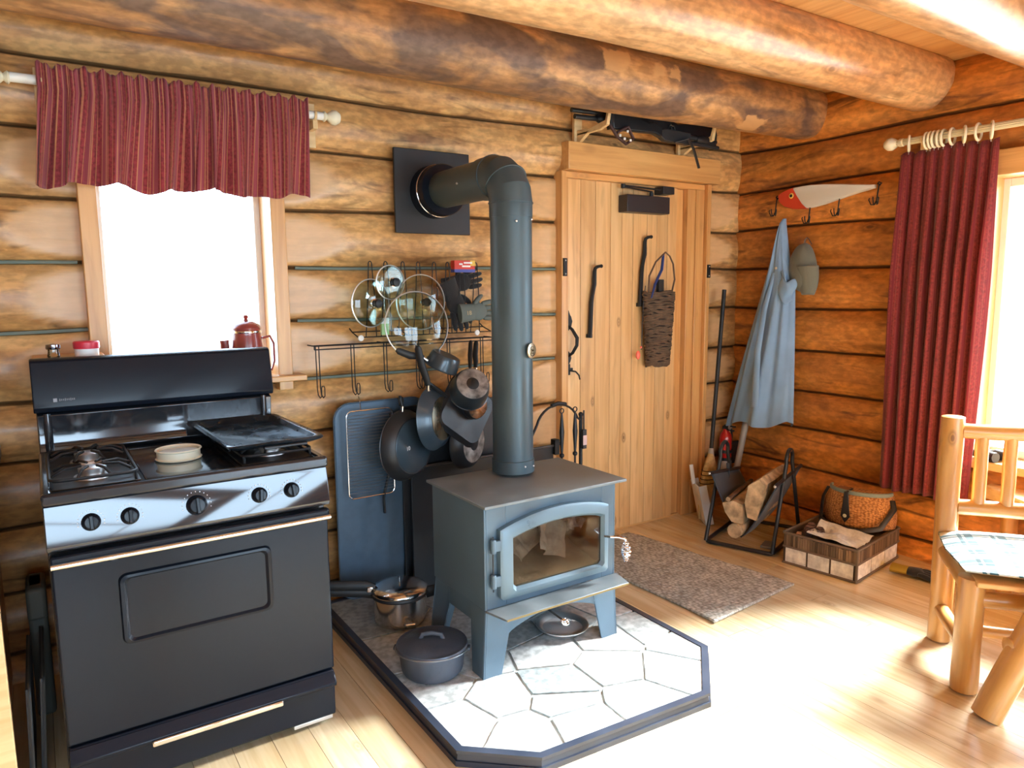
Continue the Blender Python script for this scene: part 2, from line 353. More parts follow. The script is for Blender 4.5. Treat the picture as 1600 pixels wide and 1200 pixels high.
GLASS = glassy('clear_pane', (.97, .99, .99), .6)
LIDG = glassy('lid_glass', (.90, .97, .94), 1.6)
STOVEG = glassy('sooty_stove_glass', (.66, .62, .58), .35)
FAB = fabric('red_striped_cotton', (.34, .045, .055), (.70, .36, .16), 62, (.40, .085, .11), .7)
CURT = fabric('wine_red_cotton', (.27, .030, .030), (.42, .15, .11), 90, (.22, .018, .028), .3)
# hearth stone: colour by island
def stone_mat():
    m, nt, N, L, b = newmat('flagstone'); g = N.new('ShaderNodeNewGeometry'); t = N.new('ShaderNodeTexCoord')
    r = ramp(N, [(0, (.34, .38, .385)), (.3, (.44, .475, .475)), (.55, (.58, .60, .60)), (.8, (.38, .42, .43)), (1, (.68, .69, .68))]); at = N.new('ShaderNodeAttribute'); at.attribute_name = 'tone'; L.new(at.outputs['Fac'], r.inputs[0])
    n = N.new('ShaderNodeTexNoise'); n.inputs['Scale'].default_value = 38; n.inputs['Detail'].default_value = 8; L.new(t.outputs['Object'], n.inputs['Vector'])
    r2 = ramp(N, [(.38, (.42, .44, .43)), (.60, (1.1, 1.1, 1.1))]); L.new(n.outputs[0], r2.inputs[0])
    L.new(mixc(N, L, .6, r.outputs[0], r2.outputs[0], 'MULTIPLY'), b.inputs['Base Color']); b.inputs['Roughness'].default_value = .4
    bp = N.new('ShaderNodeBump'); bp.inputs['Strength'].default_value = .35; bp.inputs['Distance'].default_value = .003; L.new(n.outputs[0], bp.inputs['Height']); L.new(bp.outputs[0], b.inputs['Normal'])
    return m
STONE = stone_mat()
GROUT = plain('pale_grout', (.52, .54, .52), .7, var=.1)
TRIMDK = plain('dark_stained_trim', (.026, .034, .055), .4, coat=.1, var=.2)
def weave_mat(name, a, b_, su, sv, bump=.6, coord='Object'):
    m, nt, N, L, b = newmat(name); t = N.new('ShaderNodeTexCoord'); mp = N.new('ShaderNodeMapping'); mp.inputs['Scale'].default_value = (su, sv, sv); L.new(t.outputs[coord], mp.inputs[0])
    v = N.new('ShaderNodeTexVoronoi'); v.inputs['Scale'].default_value = 1; v.inputs['Randomness'].default_value = .55; L.new(mp.outputs[0], v.inputs['Vector'])
    r = ramp(N, [(.2, a), (.75, b_)]); L.new(v.outputs['Distance'], r.inputs[0])
    n = N.new('ShaderNodeTexNoise'); n.inputs['Scale'].default_value = 7; n.inputs['Detail'].default_value = 5; L.new(t.outputs[coord], n.inputs['Vector']); r2 = ramp(N, [(.35, (.75, .75, .75)), (.65, (1.1, 1.1, 1.1))]); L.new(n.outputs[0], r2.inputs[0])
    L.new(mixc(N, L, .8, r.outputs[0], r2.outputs[0], 'MULTIPLY'), b.inputs['Base Color']); b.inputs['Roughness'].default_value = .9
    bp = N.new('ShaderNodeBump'); bp.inputs['Strength'].default_value = bump; bp.inputs['Distance'].default_value = .005; bp.invert = True; L.new(v.outputs['Distance'], bp.inputs['Height']); L.new(bp.outputs[0], b.inputs['Normal'])
    return m
RUG = weave_mat('woven_sisal', (.66, .635, .56), (.27, .245, .20), 75, 48, .8)
def plaid_mat():
    m, nt, N, L, b = newmat('green_and_white_plaid'); u = N.new('ShaderNodeUVMap'); s = N.new('ShaderNodeSeparateXYZ'); L.new(u.outputs[0], s.inputs[0]); outs = []
    for ax in (0, 1):
        a = N.new('ShaderNodeMath'); a.operation = 'MULTIPLY'; a.inputs[1].default_value = 5.0; L.new(s.outputs[ax], a.inputs[0]); f = N.new('ShaderNodeMath'); f.operation = 'FRACT'; L.new(a.outputs[0], f.inputs[0])
        r = N.new('ShaderNodeValToRGB'); r.color_ramp.interpolation = 'CONSTANT'; e = r.color_ramp.elements; e[0].color = (1, 1, 1, 1); e[1].position = .5; e[1].color = (.28, .28, .28, 1); e.new(.62).color = (1, 1, 1, 1); e.new(.7).color = (.28, .28, .28, 1); e.new(.95).color = (1, 1, 1, 1)
        L.new(f.outputs[0], r.inputs[0]); outs.append(r.outputs[0])
    mm = mixc(N, L, 1.0, outs[0], outs[1], 'MULTIPLY'); r = ramp(N, [(.05, (.03, .07, .08)), (.35, (.16, .27, .30)), (1, (.80, .83, .80))]); L.new(mm, r.inputs[0])
    L.new(r.outputs[0], b.inputs['Base Color']); b.inputs['Roughness'].default_value = .85; return m
PLAID = plaid_mat()

# ---------------------------------------------------------------- the room
XR = 3.25; XL = -2.9; YF = -5.6; ZC = 2.52
SEAMS = [-.14, .096, .34, .58, .815, 1.052, 1.305, 1.548, 1.788, 2.031, 2.275, 2.53]
def log_wall(name, axis, a0, a1, face, sgn, openings, mat, facets=True, seed=0, colour_strips=()):
    """logs run along `axis`; face = coordinate of the seam plane; sgn = direction towards the room; openings = [(a0, a1, z0, z1)]"""
    mb = MB(); fac = []; sea = []
    def P(a, d, z): return (a, face+sgn*d, z) if axis == 'x' else (face+sgn*d, a, z)
    NP = 18
    for i in range(len(SEAMS)-1):
        z0, z1 = SEAMS[i], SEAMS[i+1]; zm = (z0+z1)/2; segs = [(a0, a1)]
        for (o0, o1, oz0, oz1) in openings:
            if oz0 < zm < oz1:
                ns = []
                for (p, q) in segs:
                    if o1 <= p or o0 >= q: ns.append((p, q)); continue
                    if p < o0: ns.append((p, o0))
                    if q > o1: ns.append((o1, q))
                segs = ns
        for (p, q) in segs:
            n = max(2, int((q-p)/.045)); base = len(mb.v); vs = []; fs = []
            for k in range(n+1):
                a = p+(q-p)*k/n
                def sz(zz, j): return zz+.007*math.sin(a*1.7+j*2.1+seed)+.004*math.sin(a*4.3+j*1.3)
                za, zb = sz(z0, i), sz(z1, i+1); bulge = .054*(1+.12*math.sin(a*1.3+i*3.7+seed)+.06*noise.noise((a*3, i*5.1, seed)))
                dist = 9
                if facets:
                    for (o0, o1, oz0, oz1) in openings:
                        if oz0 < zm < oz1: dist = min(dist, abs(a-o0), abs(a-o1))
                rr_ = .27+.05*math.sin(i*5.3+seed+p); cap = .020+max(0, dist-.06)**2/(rr_*rr_)*.055 if dist < .6 else 9
                for t in range(NP+1):
                    s_ = -1+2*t/NP; d = bulge*(1-abs(s_)**2.3); fl = 0
                    d += .004*noise.noise((a*5, s_*2, i*3+seed))*(1-abs(s_))
                    if d > cap: d = cap; fl = 1
                    vs.append(P(a, d, za+(zb-za)*(s_+1)/2)); fac.append(fl); sea.append(abs(s_)**10)
                for zz in (zb, za): vs.append(P(a, -.17, zz)); fac.append(0); sea.append(1)
            R = NP+3
            for k in range(n):
                for t in range(R): fs.append((k*R+t, k*R+(t+1) % R, (k+1)*R+(t+1) % R, (k+1)*R+t))
            fs += [tuple(range(R)), tuple(reversed(range(n*R, (n+1)*R)))]
            if (axis == 'x') == (sgn > 0): fs = [tuple(reversed(f_)) for f_ in fs]
            mb.add(vs, fs)
    mb.at = {'facet': fac, 'seam': sea}
    o = struct(mb.build(name, mat, ang=70))
    return o
W1 = (-.40, .275, 1.052, 2.031); D1 = (1.80, 2.87, -.2, 2.031); W2 = (-3.10, -1.50, .58, 2.031)
wb = log_wall('wall_back', 'x', XL, XR+.05, 0.0, -1, [W1, D1], BW, seed=1)
part_label(wb, 'wall of stacked honey-coloured logs behind the range and stove')
wrr = log_wall('wall_right', 'y', YF, .05, XR, -1, [W2], RW, seed=4)
part_label(wrr, 'right wall of stacked orange logs with the wide window')
log_wall('wall_left', 'y', YF, .05, XL, 1, [], BW, seed=8)
log_wall('wall_front', 'x', XL, XR+.05, YF, 1, [(-2.5, -.1, .58, 2.031), (.3, 2.5, -.2, 2.031)], BW, seed=11)
# grey-green strips in some seams
mb = MB()
for z, a, b in ((1.305, -.9, -.41), (1.305, .36, 1.77), (1.548, .36, 1.77), (1.548, -.9, -.45), (1.052, .38, 1.76)):
    mb.tube([(a+(b-a)*k/12, -.013, z+.007*math.sin((a+(b-a)*k/12)*1.7+SEAMS.index(z)*2.1+1)+.004*math.sin((a+(b-a)*k/12)*4.3+SEAMS.index(z)*1.3)) for k in range(13)], .0065, 6)
mb.build('seam_strip', TEAL, wb)
# floor boards
mb = MB(); x = XL; rb = random.Random(3)
while x < XR+.1:
    wd = .118; y = YF-rb.random()*2
    while y < .1:
        ln = 1.6+rb.random()*1.8; y1 = min(y+ln, .12)
        mb.b2(x+.0008, x+wd-.0008, max(y, YF-.1)+.001, y1-.001, -.04, 0) if y1 > YF-.1 else None
        y += ln
    x += wd
fl = struct(mb.build('floor', FLOOR, flat=True), 'varnished pine board floor'); 
MB().b2(XL-.2, XR+.3, YF-.3, .3, -.12, -.04).build('subfloor', BLACKR, fl)
# ceiling boards
mb = MB(); x = XL-.1
while x < XR+.2: mb.b2(x+.001, x+.608, YF-.1, .1, ZC, ZC+.03); x += .61
struct(mb.build('ceiling', CEIL, flat=True), 'pine board ceiling above the log beams')
def beam(name, y, z, r, mat, x0, x1, seed):
    mb = MB(); vs = []; seg = 28; n = 90; fs = []
    for k in range(n+1):
        a = x0+(x1-x0)*k/n
        cy = y+.010*math.sin(a*.9+seed); cz = z+.006*math.sin(a*1.4+seed*2); 
        e = min(1, (x1-a)/.05); rr = r*(1+.04*math.sin(a*1.1+seed))*(.93+.07*e)
        for t in range(seg):
            an = 2*PI*t/seg; q = rr*(1+.035*noise.noise((a*1.6, math.cos(an)*1.5, math.sin(an)*1.5+seed*9))+.012*noise.noise((a*7, math.cos(an)*4, math.sin(an)*4)))
            vs.append((a, cy+q*math.cos(an), min(cz+q*math.sin(an), ZC+.01)))
    for k in range(n):
        for t in range(seg): fs.append((k*seg+t, k*seg+(t+1) % seg, (k+1)*seg+(t+1) % seg, (k+1)*seg+t))
    fs += [tuple(range(seg)), tuple(reversed(range(n*seg, (n+1)*seg)))]
    mb.add(vs, fs); return struct(mb.build(name, mat, ang=50))
beam('trim_1', -.50, 2.418, .150, BEAM1, XL, XR-.02, 1); bpy.data.objects['trim_1']['label'] = 'dark mottled round log beam nearest the back wall'
beam('trim_2', -1.17, 2.44, .147, BEAM2, XL, XR-.03, 2.2); bpy.data.objects['trim_2']['label'] = 'pale peeled log beam in the middle of the ceiling'
beam('trim_3', -1.87, 2.43, .15, BEAM2, XL, XR-.03, 4.1)
beam('trim_4', -3.9, 2.43, .15, BEAM2, XL, XR-.03, 5.5)

# window 1 (back wall)
w1 = struct(thing('window_1', 'small bright window above the range', 'window', (0, 0, 0))); del w1['category']
mb = MB(); mb.b2(-.435, -.375, -.075, .19, 1.02, 2.031); mb.b2(.252, .312, -.075, .19, 1.02, 2.031); mb.build('casing', PINEZ, w1, bevel=.003)
MB().b2(-.50, .36, -.12, .19, 1.06, 1.085).build('sill', PINEX, w1, bevel=.004)
MB().b2(-.435, .312, -.075, .19, 1.99, 2.06).build('casing_top', PINEX, w1, bevel=.003)
mb = MB(); mb.b2(-.377, -.350, .10, .15, 1.085, 1.99); mb.b2(.227, .254, .10, .15, 1.085, 1.99); mb.b2(-.35, .227, .10, .15, 1.085, 1.115); mb.b2(-.35, .227, .10, .15, 1.95, 1.99)
part_label(mb.build('sash', WHITE, w1, bevel=.003), 'white window sash')
MB().b2(-.35, .227, .123, .127, 1.115, 1.95).build('pane', GLASS, w1, flat=True)
# window 2 (right wall)
w2 = struct(thing('window_2', 'wide bright window in the right wall', 'window')); del w2['category']
mb = MB(); mb.b2(3.17, 3.44, -1.512, -1.44, .55, 2.06); mb.b2(3.17, 3.44, -3.16, -3.088, .55, 2.06); mb.build('casing', PINEZ, w2, bevel=.003)
MB().b2(3.165, 3.44, -3.2, -1.40, 1.94, 2.055).build('casing_top', PINEY, w2, bevel=.004)
MB().b2(3.13, 3.44, -3.2, -1.40, .56, .60).build('sill', PINEY, w2, bevel=.004)
mb = MB(); mb.b2(3.33, 3.38, -3.10, -3.06, .60, 1.94); mb.b2(3.33, 3.38, -1.54, -1.50, .60, 1.94); mb.b2(3.33, 3.38, -3.06, -1.54, .60, .64); mb.b2(3.33, 3.38, -3.06, -1.54, 1.9, 1.94)
mb.build('sash', WHITE, w2, bevel=.003)
MB().b2(3.352, 3.356, -3.06, -1.54, .64, 1.90).build('pane', GLASS, w2, flat=True)
# windows behind the viewer
for nm, a, b, z0, z1 in (('window_3', -2.5, -.1, .58, 2.031), ('window_4', .3, 2.5, .0, 2.031)):
    ww = struct(thing(nm, 'window behind the viewer', 'window')); del ww['category']
    mb = MB(); mb.b2(a, a+.07, YF-.15, YF+.06, z0, z1); mb.b2(b-.07, b, YF-.15, YF+.06, z0, z1); mb.b2(a, b, YF-.15, YF+.06, z1-.07, z1); mb.b2(a, b, YF-.15, YF+.06, z0, z0+.07); mb.b2((a+b)/2-.03, (a+b)/2+.03, YF-.1, YF-.04, z0, z1)
    mb.build('casing', PINEZ, ww, bevel=.003)
    MB().b2(a+.07, b-.07, YF-.08, YF-.076, z0+.07, z1-.07).build('pane', GLASS, ww, flat=True)

# door
d1 = struct(thing('door_1', 'board door of upright pine planks in the back wall', 'door')); del d1['category']
mb = MB(); xs = [1.832, 1.925, 2.03, 2.14, 2.225, 2.31, 2.42, 2.50, 2.585, 2.662]
for a, b in zip(xs[:-1], xs[1:]): mb.b2(a+.0012, b-.0012, -.035, .01, .012, 2.022)
leaf = mb.build('door_leaf', PINE, d1, bevel=.002)
mb = MB(); mb.b2(1.768, 1.800, -.072, .1, 0, 2.055); mb.b2(1.802, 1.829, -.052, .1, 0, 2.055)
mb.b2(2.735, 2.80, -.052, .1, 0, 2.022); mb.b2(2.802, 2.87, -.060, .1, 0, 2.022); mb.b2(2.872, 2.905, -.085, .1, 0, 2.055)
mb.build('casing', PINEZ, d1, bevel=.003)
mb = MB(); mb.b2(2.666, 2.733, -.015, .1, 0, 2.022); mb.build('door_stop', PINEZ, d1, bevel=.002)
mb = MB(); mb.b2(1.802, 2.87, -.062, .1, 2.022, 2.056); mb.b2(1.785, 2.95, -.11, .0, 2.057, 2.20); mb.build('casing_top', PINEX, d1, bevel=.004)
MB().b2(1.83, 2.9, -.03, .16, -.002, .010).build('threshold', PINEX, d1)
# thumb-latch handle
mb = MB(); leafpoly = [(0, -.055), (.018, -.035), (.026, -.005), (.017, .022), (.010, .030), (0, .055), (-.010, .030), (-.017, .022), (-.026, -.005), (-.018, -.035)]
mb.prism(leafpoly, .0, .006, tr(1.838, -.036, 1.265) @ XZ); mb.prism([(p*.75, -q*.75) for p, q in leafpoly], 0, .006, tr(1.838, -.036, 1.055) @ XZ)
mb.tube([(1.838, -.042, 1.235), (1.848, -.062, 1.215), (1.866, -.082, 1.17), (1.862, -.084, 1.13), (1.845, -.07, 1.09), (1.838, -.042, 1.068)], [.007, .009, .011, .010, .009, .006], 8)
mb.build('pull_handle', IRON, d1)
mb = MB(); mb.b2(1.812, 1.866, -.045, -.035, .985, 1.003); mb.b2(1.828, 1.846, -.047, -.035, .965, 1.025); mb.tube([(1.84, -.05, .99), (1.865, -.07, .985), (1.88, -.08, .965), (1.886, -.082, .94)], .005, 6)
mb.build('thumb_latch', IRON, d1, bevel=.001)
for x, z0, z1, tl in ((1.787, 1.505, 1.60, 3), (2.889, 1.495, 1.575, 0)):
    y = -.072 if x < 2 else -.085
    mb = MB(); mb.b2(x-.012, x+.012, y-.010, y, z0, z1); mb.build('bar_keeper', IRON, d1, bevel=.001)
    mb = MB(); mb.ball((x, y-.010, z0+.012), .004); mb.ball((x, y-.010, z1-.012), .004); mb.build('screws', ALU, d1)
# door closer
dc = thing('door_closer', 'black box door closer with folded arm at the door top', 'door closer', (2.36, -.036, 1.86))
MB().b2(-.165, .165, -.075, 0, 0, .095).build('housing', plain('closer_brown_black', (.028, .022, .024), .4), dc, bevel=.004)
mb = MB(); mb.tube([(.05, -.04, .095), (.05, -.04, .118)], .012, 10); mb.tube([(.05, -.045, .122), (-.17, -.045, .137)], .008, 8, flat=.6); mb.tube([(-.17, -.045, .145), (.14, -.05, .135)], .009, 8, flat=.6); mb.tube([(-.17, -.045, .13), (-.17, -.045, .152)], .013, 10)
mb.build('arm', BLACKR, dc); MB().b2(.11, .20, -.075, .0, .113, .155).build('arm_bracket', BLACKR, dc, bevel=.003)
# iron bars on the door
def ironbar(loc, L, name_l):
    o = MB(); o.tube([(.062, -.035, L), (.050, -.036, L), (.030, -.036, L-.004), (.022, -.028, L-.012), (.022, -.022, L-.03), (.022, -.02, L-.10), (.008, -.02, L-.16), (.002, -.02, L-.2), (-.004, -.018, .03), (-.006, -.016, 0)], [.008, .009, .010, .011, .0125, .0135, .0125, .0135, .0135, .0135], 8, flat=.9)
    o.ball((.058, -.036, L), .010); o.b2(-.020, .010, -.02, 0, 0, .02)
    b = o.build('iron_bar_hook', IRON, loc=loc); return tag(b, name_l, 'iron hook')
ironbar((1.985, -.036, 1.165), .395, 'bent flat black iron bar hook bare on the door, left of the twig basket')
ironbar((2.36, -.036, 1.33), .40, 'bent flat black iron bar hook holding the twig basket on the door')

# ================================================================= the range
rg = thing('kitchen_range', 'black gas kitchen range below the small window', 'kitchen range', (-.24, -.935, 0))
# local: x -.385..+.385, y 0 (door plane) .. +.66 (back)
RWD = .382
mb = MB(); mb.b2(-RWD, RWD, .012, .65, .03, .87); mb.b2(-RWD, RWD, .06, .60, 0, .04); mb.build('body', plain('black_enamel_side', (.012, .013, .017), .3, coat=.3), rg, bevel=.004)
# oven door
mb = MB(); mb.b2(-RWD+.003, RWD-.003, -.030, .010, .20, .722); od = mb.build('oven_door', BLACK, rg, bevel=.006)
mb = MB(); fr_ = rrect(-.225, .195, .455, .665, .022); inn = rrect(-.205, .175, .472, .648, .018)
n = len(fr_); pts = [(x, -.030, z) for x, z in fr_]+[(x, -.040, z) for x, z in rrect(-.221, .191, .459, .661, .020)]+[(x, -.0415, z) for x, z in rrect(-.212, .182, .466, .654, .018)]+[(x, -.033, z) for x, z in inn]
fs = [(a*n+i, (a*n+(i+1) % n), (a+1)*n+(i+1) % n, (a+1)*n+i) for a in range(3) for i in range(n)]+[tuple(range(3*n, 4*n))]
mb.add(pts, fs); mb.build('door_window', BLACK, od, ang=8)
mb = MB(); mb.b2(-RWD+.003, RWD-.003, -.052, -.018, .724, .752)
mb.build('handle_grip', BLACK, od, bevel=.006)
mb = MB(); mb.tube([(-RWD+.004, -.058, .727), (RWD-.004, -.058, .727)], .0085, 10); part_label(mb.build('handle_strip', STEEL, od), 'bright metal strip along the oven door top')
# drawer
mb = MB(); mb.b2(-RWD+.003, RWD-.003, -.028, .010, .035, .192); dr = mb.build('drawer', BLACK, rg, bevel=.006)
mb = MB(); mb.prism([(-.028, .150), (-.050, .146), (-.052, .158), (-.028, .190)], -RWD+.004, RWD-.004, Matrix(((0, 0, 1, 0), (1, 0, 0, 0), (0, 1, 0, 0), (0, 0, 0, 1)))); mb.build('drawer_lip', BLACK, dr, bevel=.003)
mb = MB(); mb.b2(-.175, .20, -.062, -.048, .140, .158); part_label(mb.build('drawer_pull', STEEL, dr, bevel=.004), 'bright metal drawer pull strip')
MB().b2(.24, .37, -.018, .02, .018, .032).build('foot_strip', ALU, rg, bevel=.002)
# control panel, slanting back
mb = MB(); YZ = Matrix(((0, 0, 1, 0), (1, 0, 0, 0), (0, 1, 0, 0), (0, 0, 0, 1)))
mb.prism([(.03, .762), (-.040, .762), (-.046, .775), (-.024, .884), (.03, .884)], -RWD-.002, RWD+.002, YZ); cp = mb.build('control_panel', PANEL, rg, bevel=.003)
tl = math.atan2(.022, .109)
for kx, kr_ in ((-.277, .022), (-.183, .022), (-.010, .027), (.168, .022), (.266, .022)):
    XK = tr(kx, -.036, .828) @ Matrix.Rotation(PI/2+ -tl, 4, 'X')
    mb = MB(); mb.lathe([(kr_*1.08, 0), (kr_*1.08, .004), (kr_*.85, .010), (kr_*.78, .020), (0, .021)], XK, 24); mb.box((0, 0, .021), (.010, kr_*1.7, .020), XK @ rot('Z', (kx*300) % 10-5)); mb.build('knob', BLACK, cp, bevel=.002)
    mb = MB()
    for q in range(-6, 7):
        an = q*.3+PI/2; mb.box((math.cos(an)*kr_*1.45, math.sin(an)*kr_*1.45, .0025), (.0022, .0022, .001), XK)
    mb.build('dial_marks', WHITE, cp)
# cooktop with raised rim
mb = MB(); mb.b2(-RWD-.004, RWD+.004, -.030, .60, .885, .905); 
mb.b2(-RWD-.004, RWD+.004, -.034, -.006, .885, .918); mb.b2(-RWD-.004, -RWD+.022, -.03, .60, .9, .916); mb.b2(RWD-.022, RWD+.004, -.03, .60, .9, .916)
ct = mb.build('cooktop', plain('glossy_cooktop', (.012, .016, .024), .2, coat=.5), rg, bevel=.007)
mb = MB(); mb.b2(-.13, .13, .03, .50, .905, .909); mb.build('center_griddle_plate', PANEL, ct, bevel=.002)
def burner_set(cx):
    gp = []
    mb = MB(); mb.b2(cx-.115, cx+.115, .04, .50, .906, .910)
    mb.build('burner_tray', BLACKR, ct, bevel=.002)
    for by in (.155, .385):
        mb = MB(); mb.lathe([(.05, .909), (.048, .916), (.03, .918), (.03, .925), (.036, .926), (.037, .938), (.030, .942), (0, .943)], tr(cx, by, 0), 24); part_label(mb.build('burner_head', ALU, ct), 'pale metal burner head')
    mb = MB(); z = .944; rr = .0048
    loop = [(x, y, z-.012) for x, y in rrect(cx-.108, cx+.108, .05, .492, .03)]
    mb.tube(loop, rr, 8, closed=True)
    for by in (.155, .385):
        for an in range(0, 360, 45):
            a = math.radians(an+22); r1 = .105 if an % 90 else .11
            mb.tube([(cx+.030*math.cos(a), by+.030*math.sin(a), z+.004), (cx+.075*math.cos(a), by+.075*math.sin(a), z+.004), (cx+r1*math.cos(a), by+r1*math.sin(a), z-.012)], .0042, 7)
    for px_, py_ in ((-1, .06), (1, .06), (-1, .27), (1, .27), (-1, .48), (1, .48)): mb.tube([(cx+px_*.104, py_, z-.012), (cx+px_*.104, py_, .908)], .004, 6)
    mb.build('burner_grate', IRON, ct)
burner_set(-.255); burner_set(.255)
# backguard
mb = MB(); mb.prism([(.60, .90), (.585, .915), (.60, .95), (.585, 1.04), (.62, 1.05), (.66, 1.05), (.66, .9)], -RWD, RWD, YZ); mb.build('backguard_recess', PANEL, rg, bevel=.004)
mb = MB(); mb.prism([(.64, 1.045), (.575, 1.050), (.568, 1.066), (.600, 1.218), (.612, 1.226), (.66, 1.226), (.66, 1.045)], -RWD-.006, RWD+.006, YZ); bgd = mb.build('backguard', BLACK, rg, bevel=.004)
for sx_ in (-1, 1): MB().lathe([(.013, .915), (.012, 1.045)], tr(sx_*(RWD-.03), .592, 0), 14).build('backguard_post', PANEL, rg)
mb = MB(); XB = tr(-.325, .5735, 1.090) @ Matrix.Rotation(PI/2-.208, 4, 'X')
mb.box((0, 0, 0), (.011, .012, .001), XB); 
mb.build('badge', plain('dim_silver_badge', (.30, .31, .34), .4), bgd)
mb = MB()
for k in range(9): mb.box((.013+k*.0052, 0, 0), (.0034, .0062 if k % 3 else .0085, .001), XB)
mb.build('badge_lettering', plain('dim_badge_letters', (.15, .15, .165), .5), bgd)

# things on the range
gt = thing('griddle_tray', 'black steel griddle tray lying over the right burners of the range', 'griddle tray', (.008, -.615, .948), math.radians(2)); gt.scale = (.98, 1.28, 1)
mb = MB(); o_ = rrect(-.16, .16, -.215, .215, .03); i_ = rrect(-.138, .138, -.193, .193, .024); n = len(o_)
pts = [(x, y, .016) for x, y in o_]+[(x, y, .022) for x, y in rrect(-.155, .155, -.21, .21, .028)]+[(x, y, .018) for x, y in i_]+[(x, y, .006) for x, y in rrect(-.13, .13, -.185, .185, .02)]
bot = [(x, y, .012) for x, y in rrect(-.157, .157, -.212, .212, .028)]+[(x, y, .0) for x, y in rrect(-.134, .134, -.189, .189, .022)]
fs = [(a*n+i, a*n+(i+1) % n, (a+1)*n+(i+1) % n, (a+1)*n+i) for a in range(3) for i in range(n)]+[tuple(range(3*n, 4*n))]
fs += [(4*n+(i+1) % n, (i+1) % n, i, 4*n+i) for i in range(n)]+[(5*n+(i+1) % n, 4*n+(i+1) % n, 4*n+i, 5*n+i) for i in range(n)]+[tuple(reversed(range(5*n, 6*n)))]
mb.add(pts+bot, fs); mb.build('tray', plain('worn_griddle', (.035, .05, .065), .25, metal=.5, var=.6, vscale=12), gt, ang=60)
mb = MB(); mb.b2(-.05, .09, -.224, -.206, .002, .010); mb.build('tray_lip', BLACKR, gt, bevel=.002)
rc = thing('tuna_can_ring', 'short cream ring-shaped tin in the middle of the cooktop', 'tin', (-.247, -.68, .9105))
MB().lathe([(.067, 0), (.070, .004), (.065, .008), (.065, .027), (.070, .031), (.068, .034), (.062, .031), (.062, .006), (0, .006)], None, 32, 1.0, 1.0).build('tin', plain('cream_tin', (.80, .78, .62), .35), rc)
MB().lathe([(.060, .022), (.058, .025), (0, .025)], None, 30).build('contents', plain('pale_tin_lid', (.6, .58, .5), .4, metal=.4), rc)
tp = thing('enamel_teapot', 'brick red enamel coffee pot on the right of the window sill', 'coffee pot', (.13, -.065, 1.086))
tp.scale = (1.1, 1.1, 1.24)
MB().lathe([(.058, 0), (.062, .006), (.060, .08), (.053, .14), (.050, .155), (.052, .160), (.048, .162)], None, 28).build('pot', TEARED, tp)
mb = MB(); mb.lathe([(.053, .160), (.054, .166), (.048, .176), (.028, .186), (.010, .190), (.006, .196), (.010, .202), (.007, .208), (0, .210)], None, 24); mb.build('lid', TEARED, tp)
mb = MB(); mb.lathe([(.0535, .150), (.0545, .153), (.0535, .157)], None, 28); part_label(mb.build('rim_band', CHROME, tp), 'bright metal rim band')
mb = MB(); mb.tube([(.055, 0, .13), (.085, 0, .135), (.098, 0, .11), (.098, 0, .05), (.086, 0, .02), (.058, 0, .03)], .007, 8, flat=.7); mb.build('handle', TEARED, tp)
mb = MB(); mb.tube([(-.048, 0, .06), (-.080, 0, .080), (-.082, 0, .128)], [.024, .018, .017], 10); mb.build('spout', TEARED, tp)
jr = thing('red_lidded_jar', 'white jar with red and white lid on the window ledge behind the range', 'jar', (-.455, -.215, 1.222))
MB().lathe([(.036, 0), (.038, .004), (.038, .026), (.034, .03)], None, 28).build('jar', WHITE, jr)
MB().lathe([(.0405, .026), (.0415, .03), (.0415, .048), (.038, .052), (0, .052)], None, 28).build('lid', plain('red_lid', (.62, .03, .06), .35), jr)
sh = thing('small_glass_shaker', 'small glass shaker with steel top at the left behind the range', 'shaker', (-.555, -.215, 1.222))
MB().lathe([(.018, 0), (.02, .003), (.017, .020), (.017, .03)], None, 20).build('glass', LIDG, sh); MB().lathe([(.021, .028), (.023, .032), (.022, .044), (0, .047)], None, 20).build('cap', plain('dark_chrome', (.25, .25, .3), .15, metal=1), sh)
# narrow shelf board that the two little jars stand on, behind the backguard
tag(MB().b2(-.62, -.40, -.26, -.06, 1.197, 1.222).build('ledge_board', PINEX, bevel=.003), 'short wooden ledge board behind the range holding the two small jars', 'shelf')
for sx_ in (-.60, -.44): pass

# ---- left: cabinet end and trays in the gap
cb = thing('base_cabinet', 'wooden base cabinet end at the far left of the range', 'cabinet', (-1.30, -.55, 0))
MB().b2(-.53, .53, -.42, .40, .08, .88).build('carcass', PINEZ, cb, bevel=.003)
mb = MB(); mb.b2(.52, .566, -.452, -.425, .0, .90); mb.b2(-.566, -.52, -.452, -.425, .0, .90); mb.b2(-.53, .53, -.45, -.425, .80, .88); mb.b2(-.53, .53, -.45, -.425, 0, .10); part_label(mb.build('face_frame', BIRCHW, cb, bevel=.002), 'pale face frame edge')
mb = MB(); mb.b2(-.50, -.01, -.47, -.45, .12, .78); dd = mb.build('cabinet_door', PINEZ, cb, bevel=.004); MB().ball((-.05, -.485, .6), .015).build('knob', IRON, dd)
mb = MB(); mb.b2(.01, .50, -.47, -.45, .12, .78); dd = mb.build('cabinet_door', PINEZ, cb, bevel=.004); MB().ball((.05, -.485, .6), .015).build('knob', IRON, dd)
MB().b2(-.56, .565, -.47, .42, .88, .92).build('countertop', plain('dark_counter', (.05, .06, .08), .3), cb, bevel=.004)
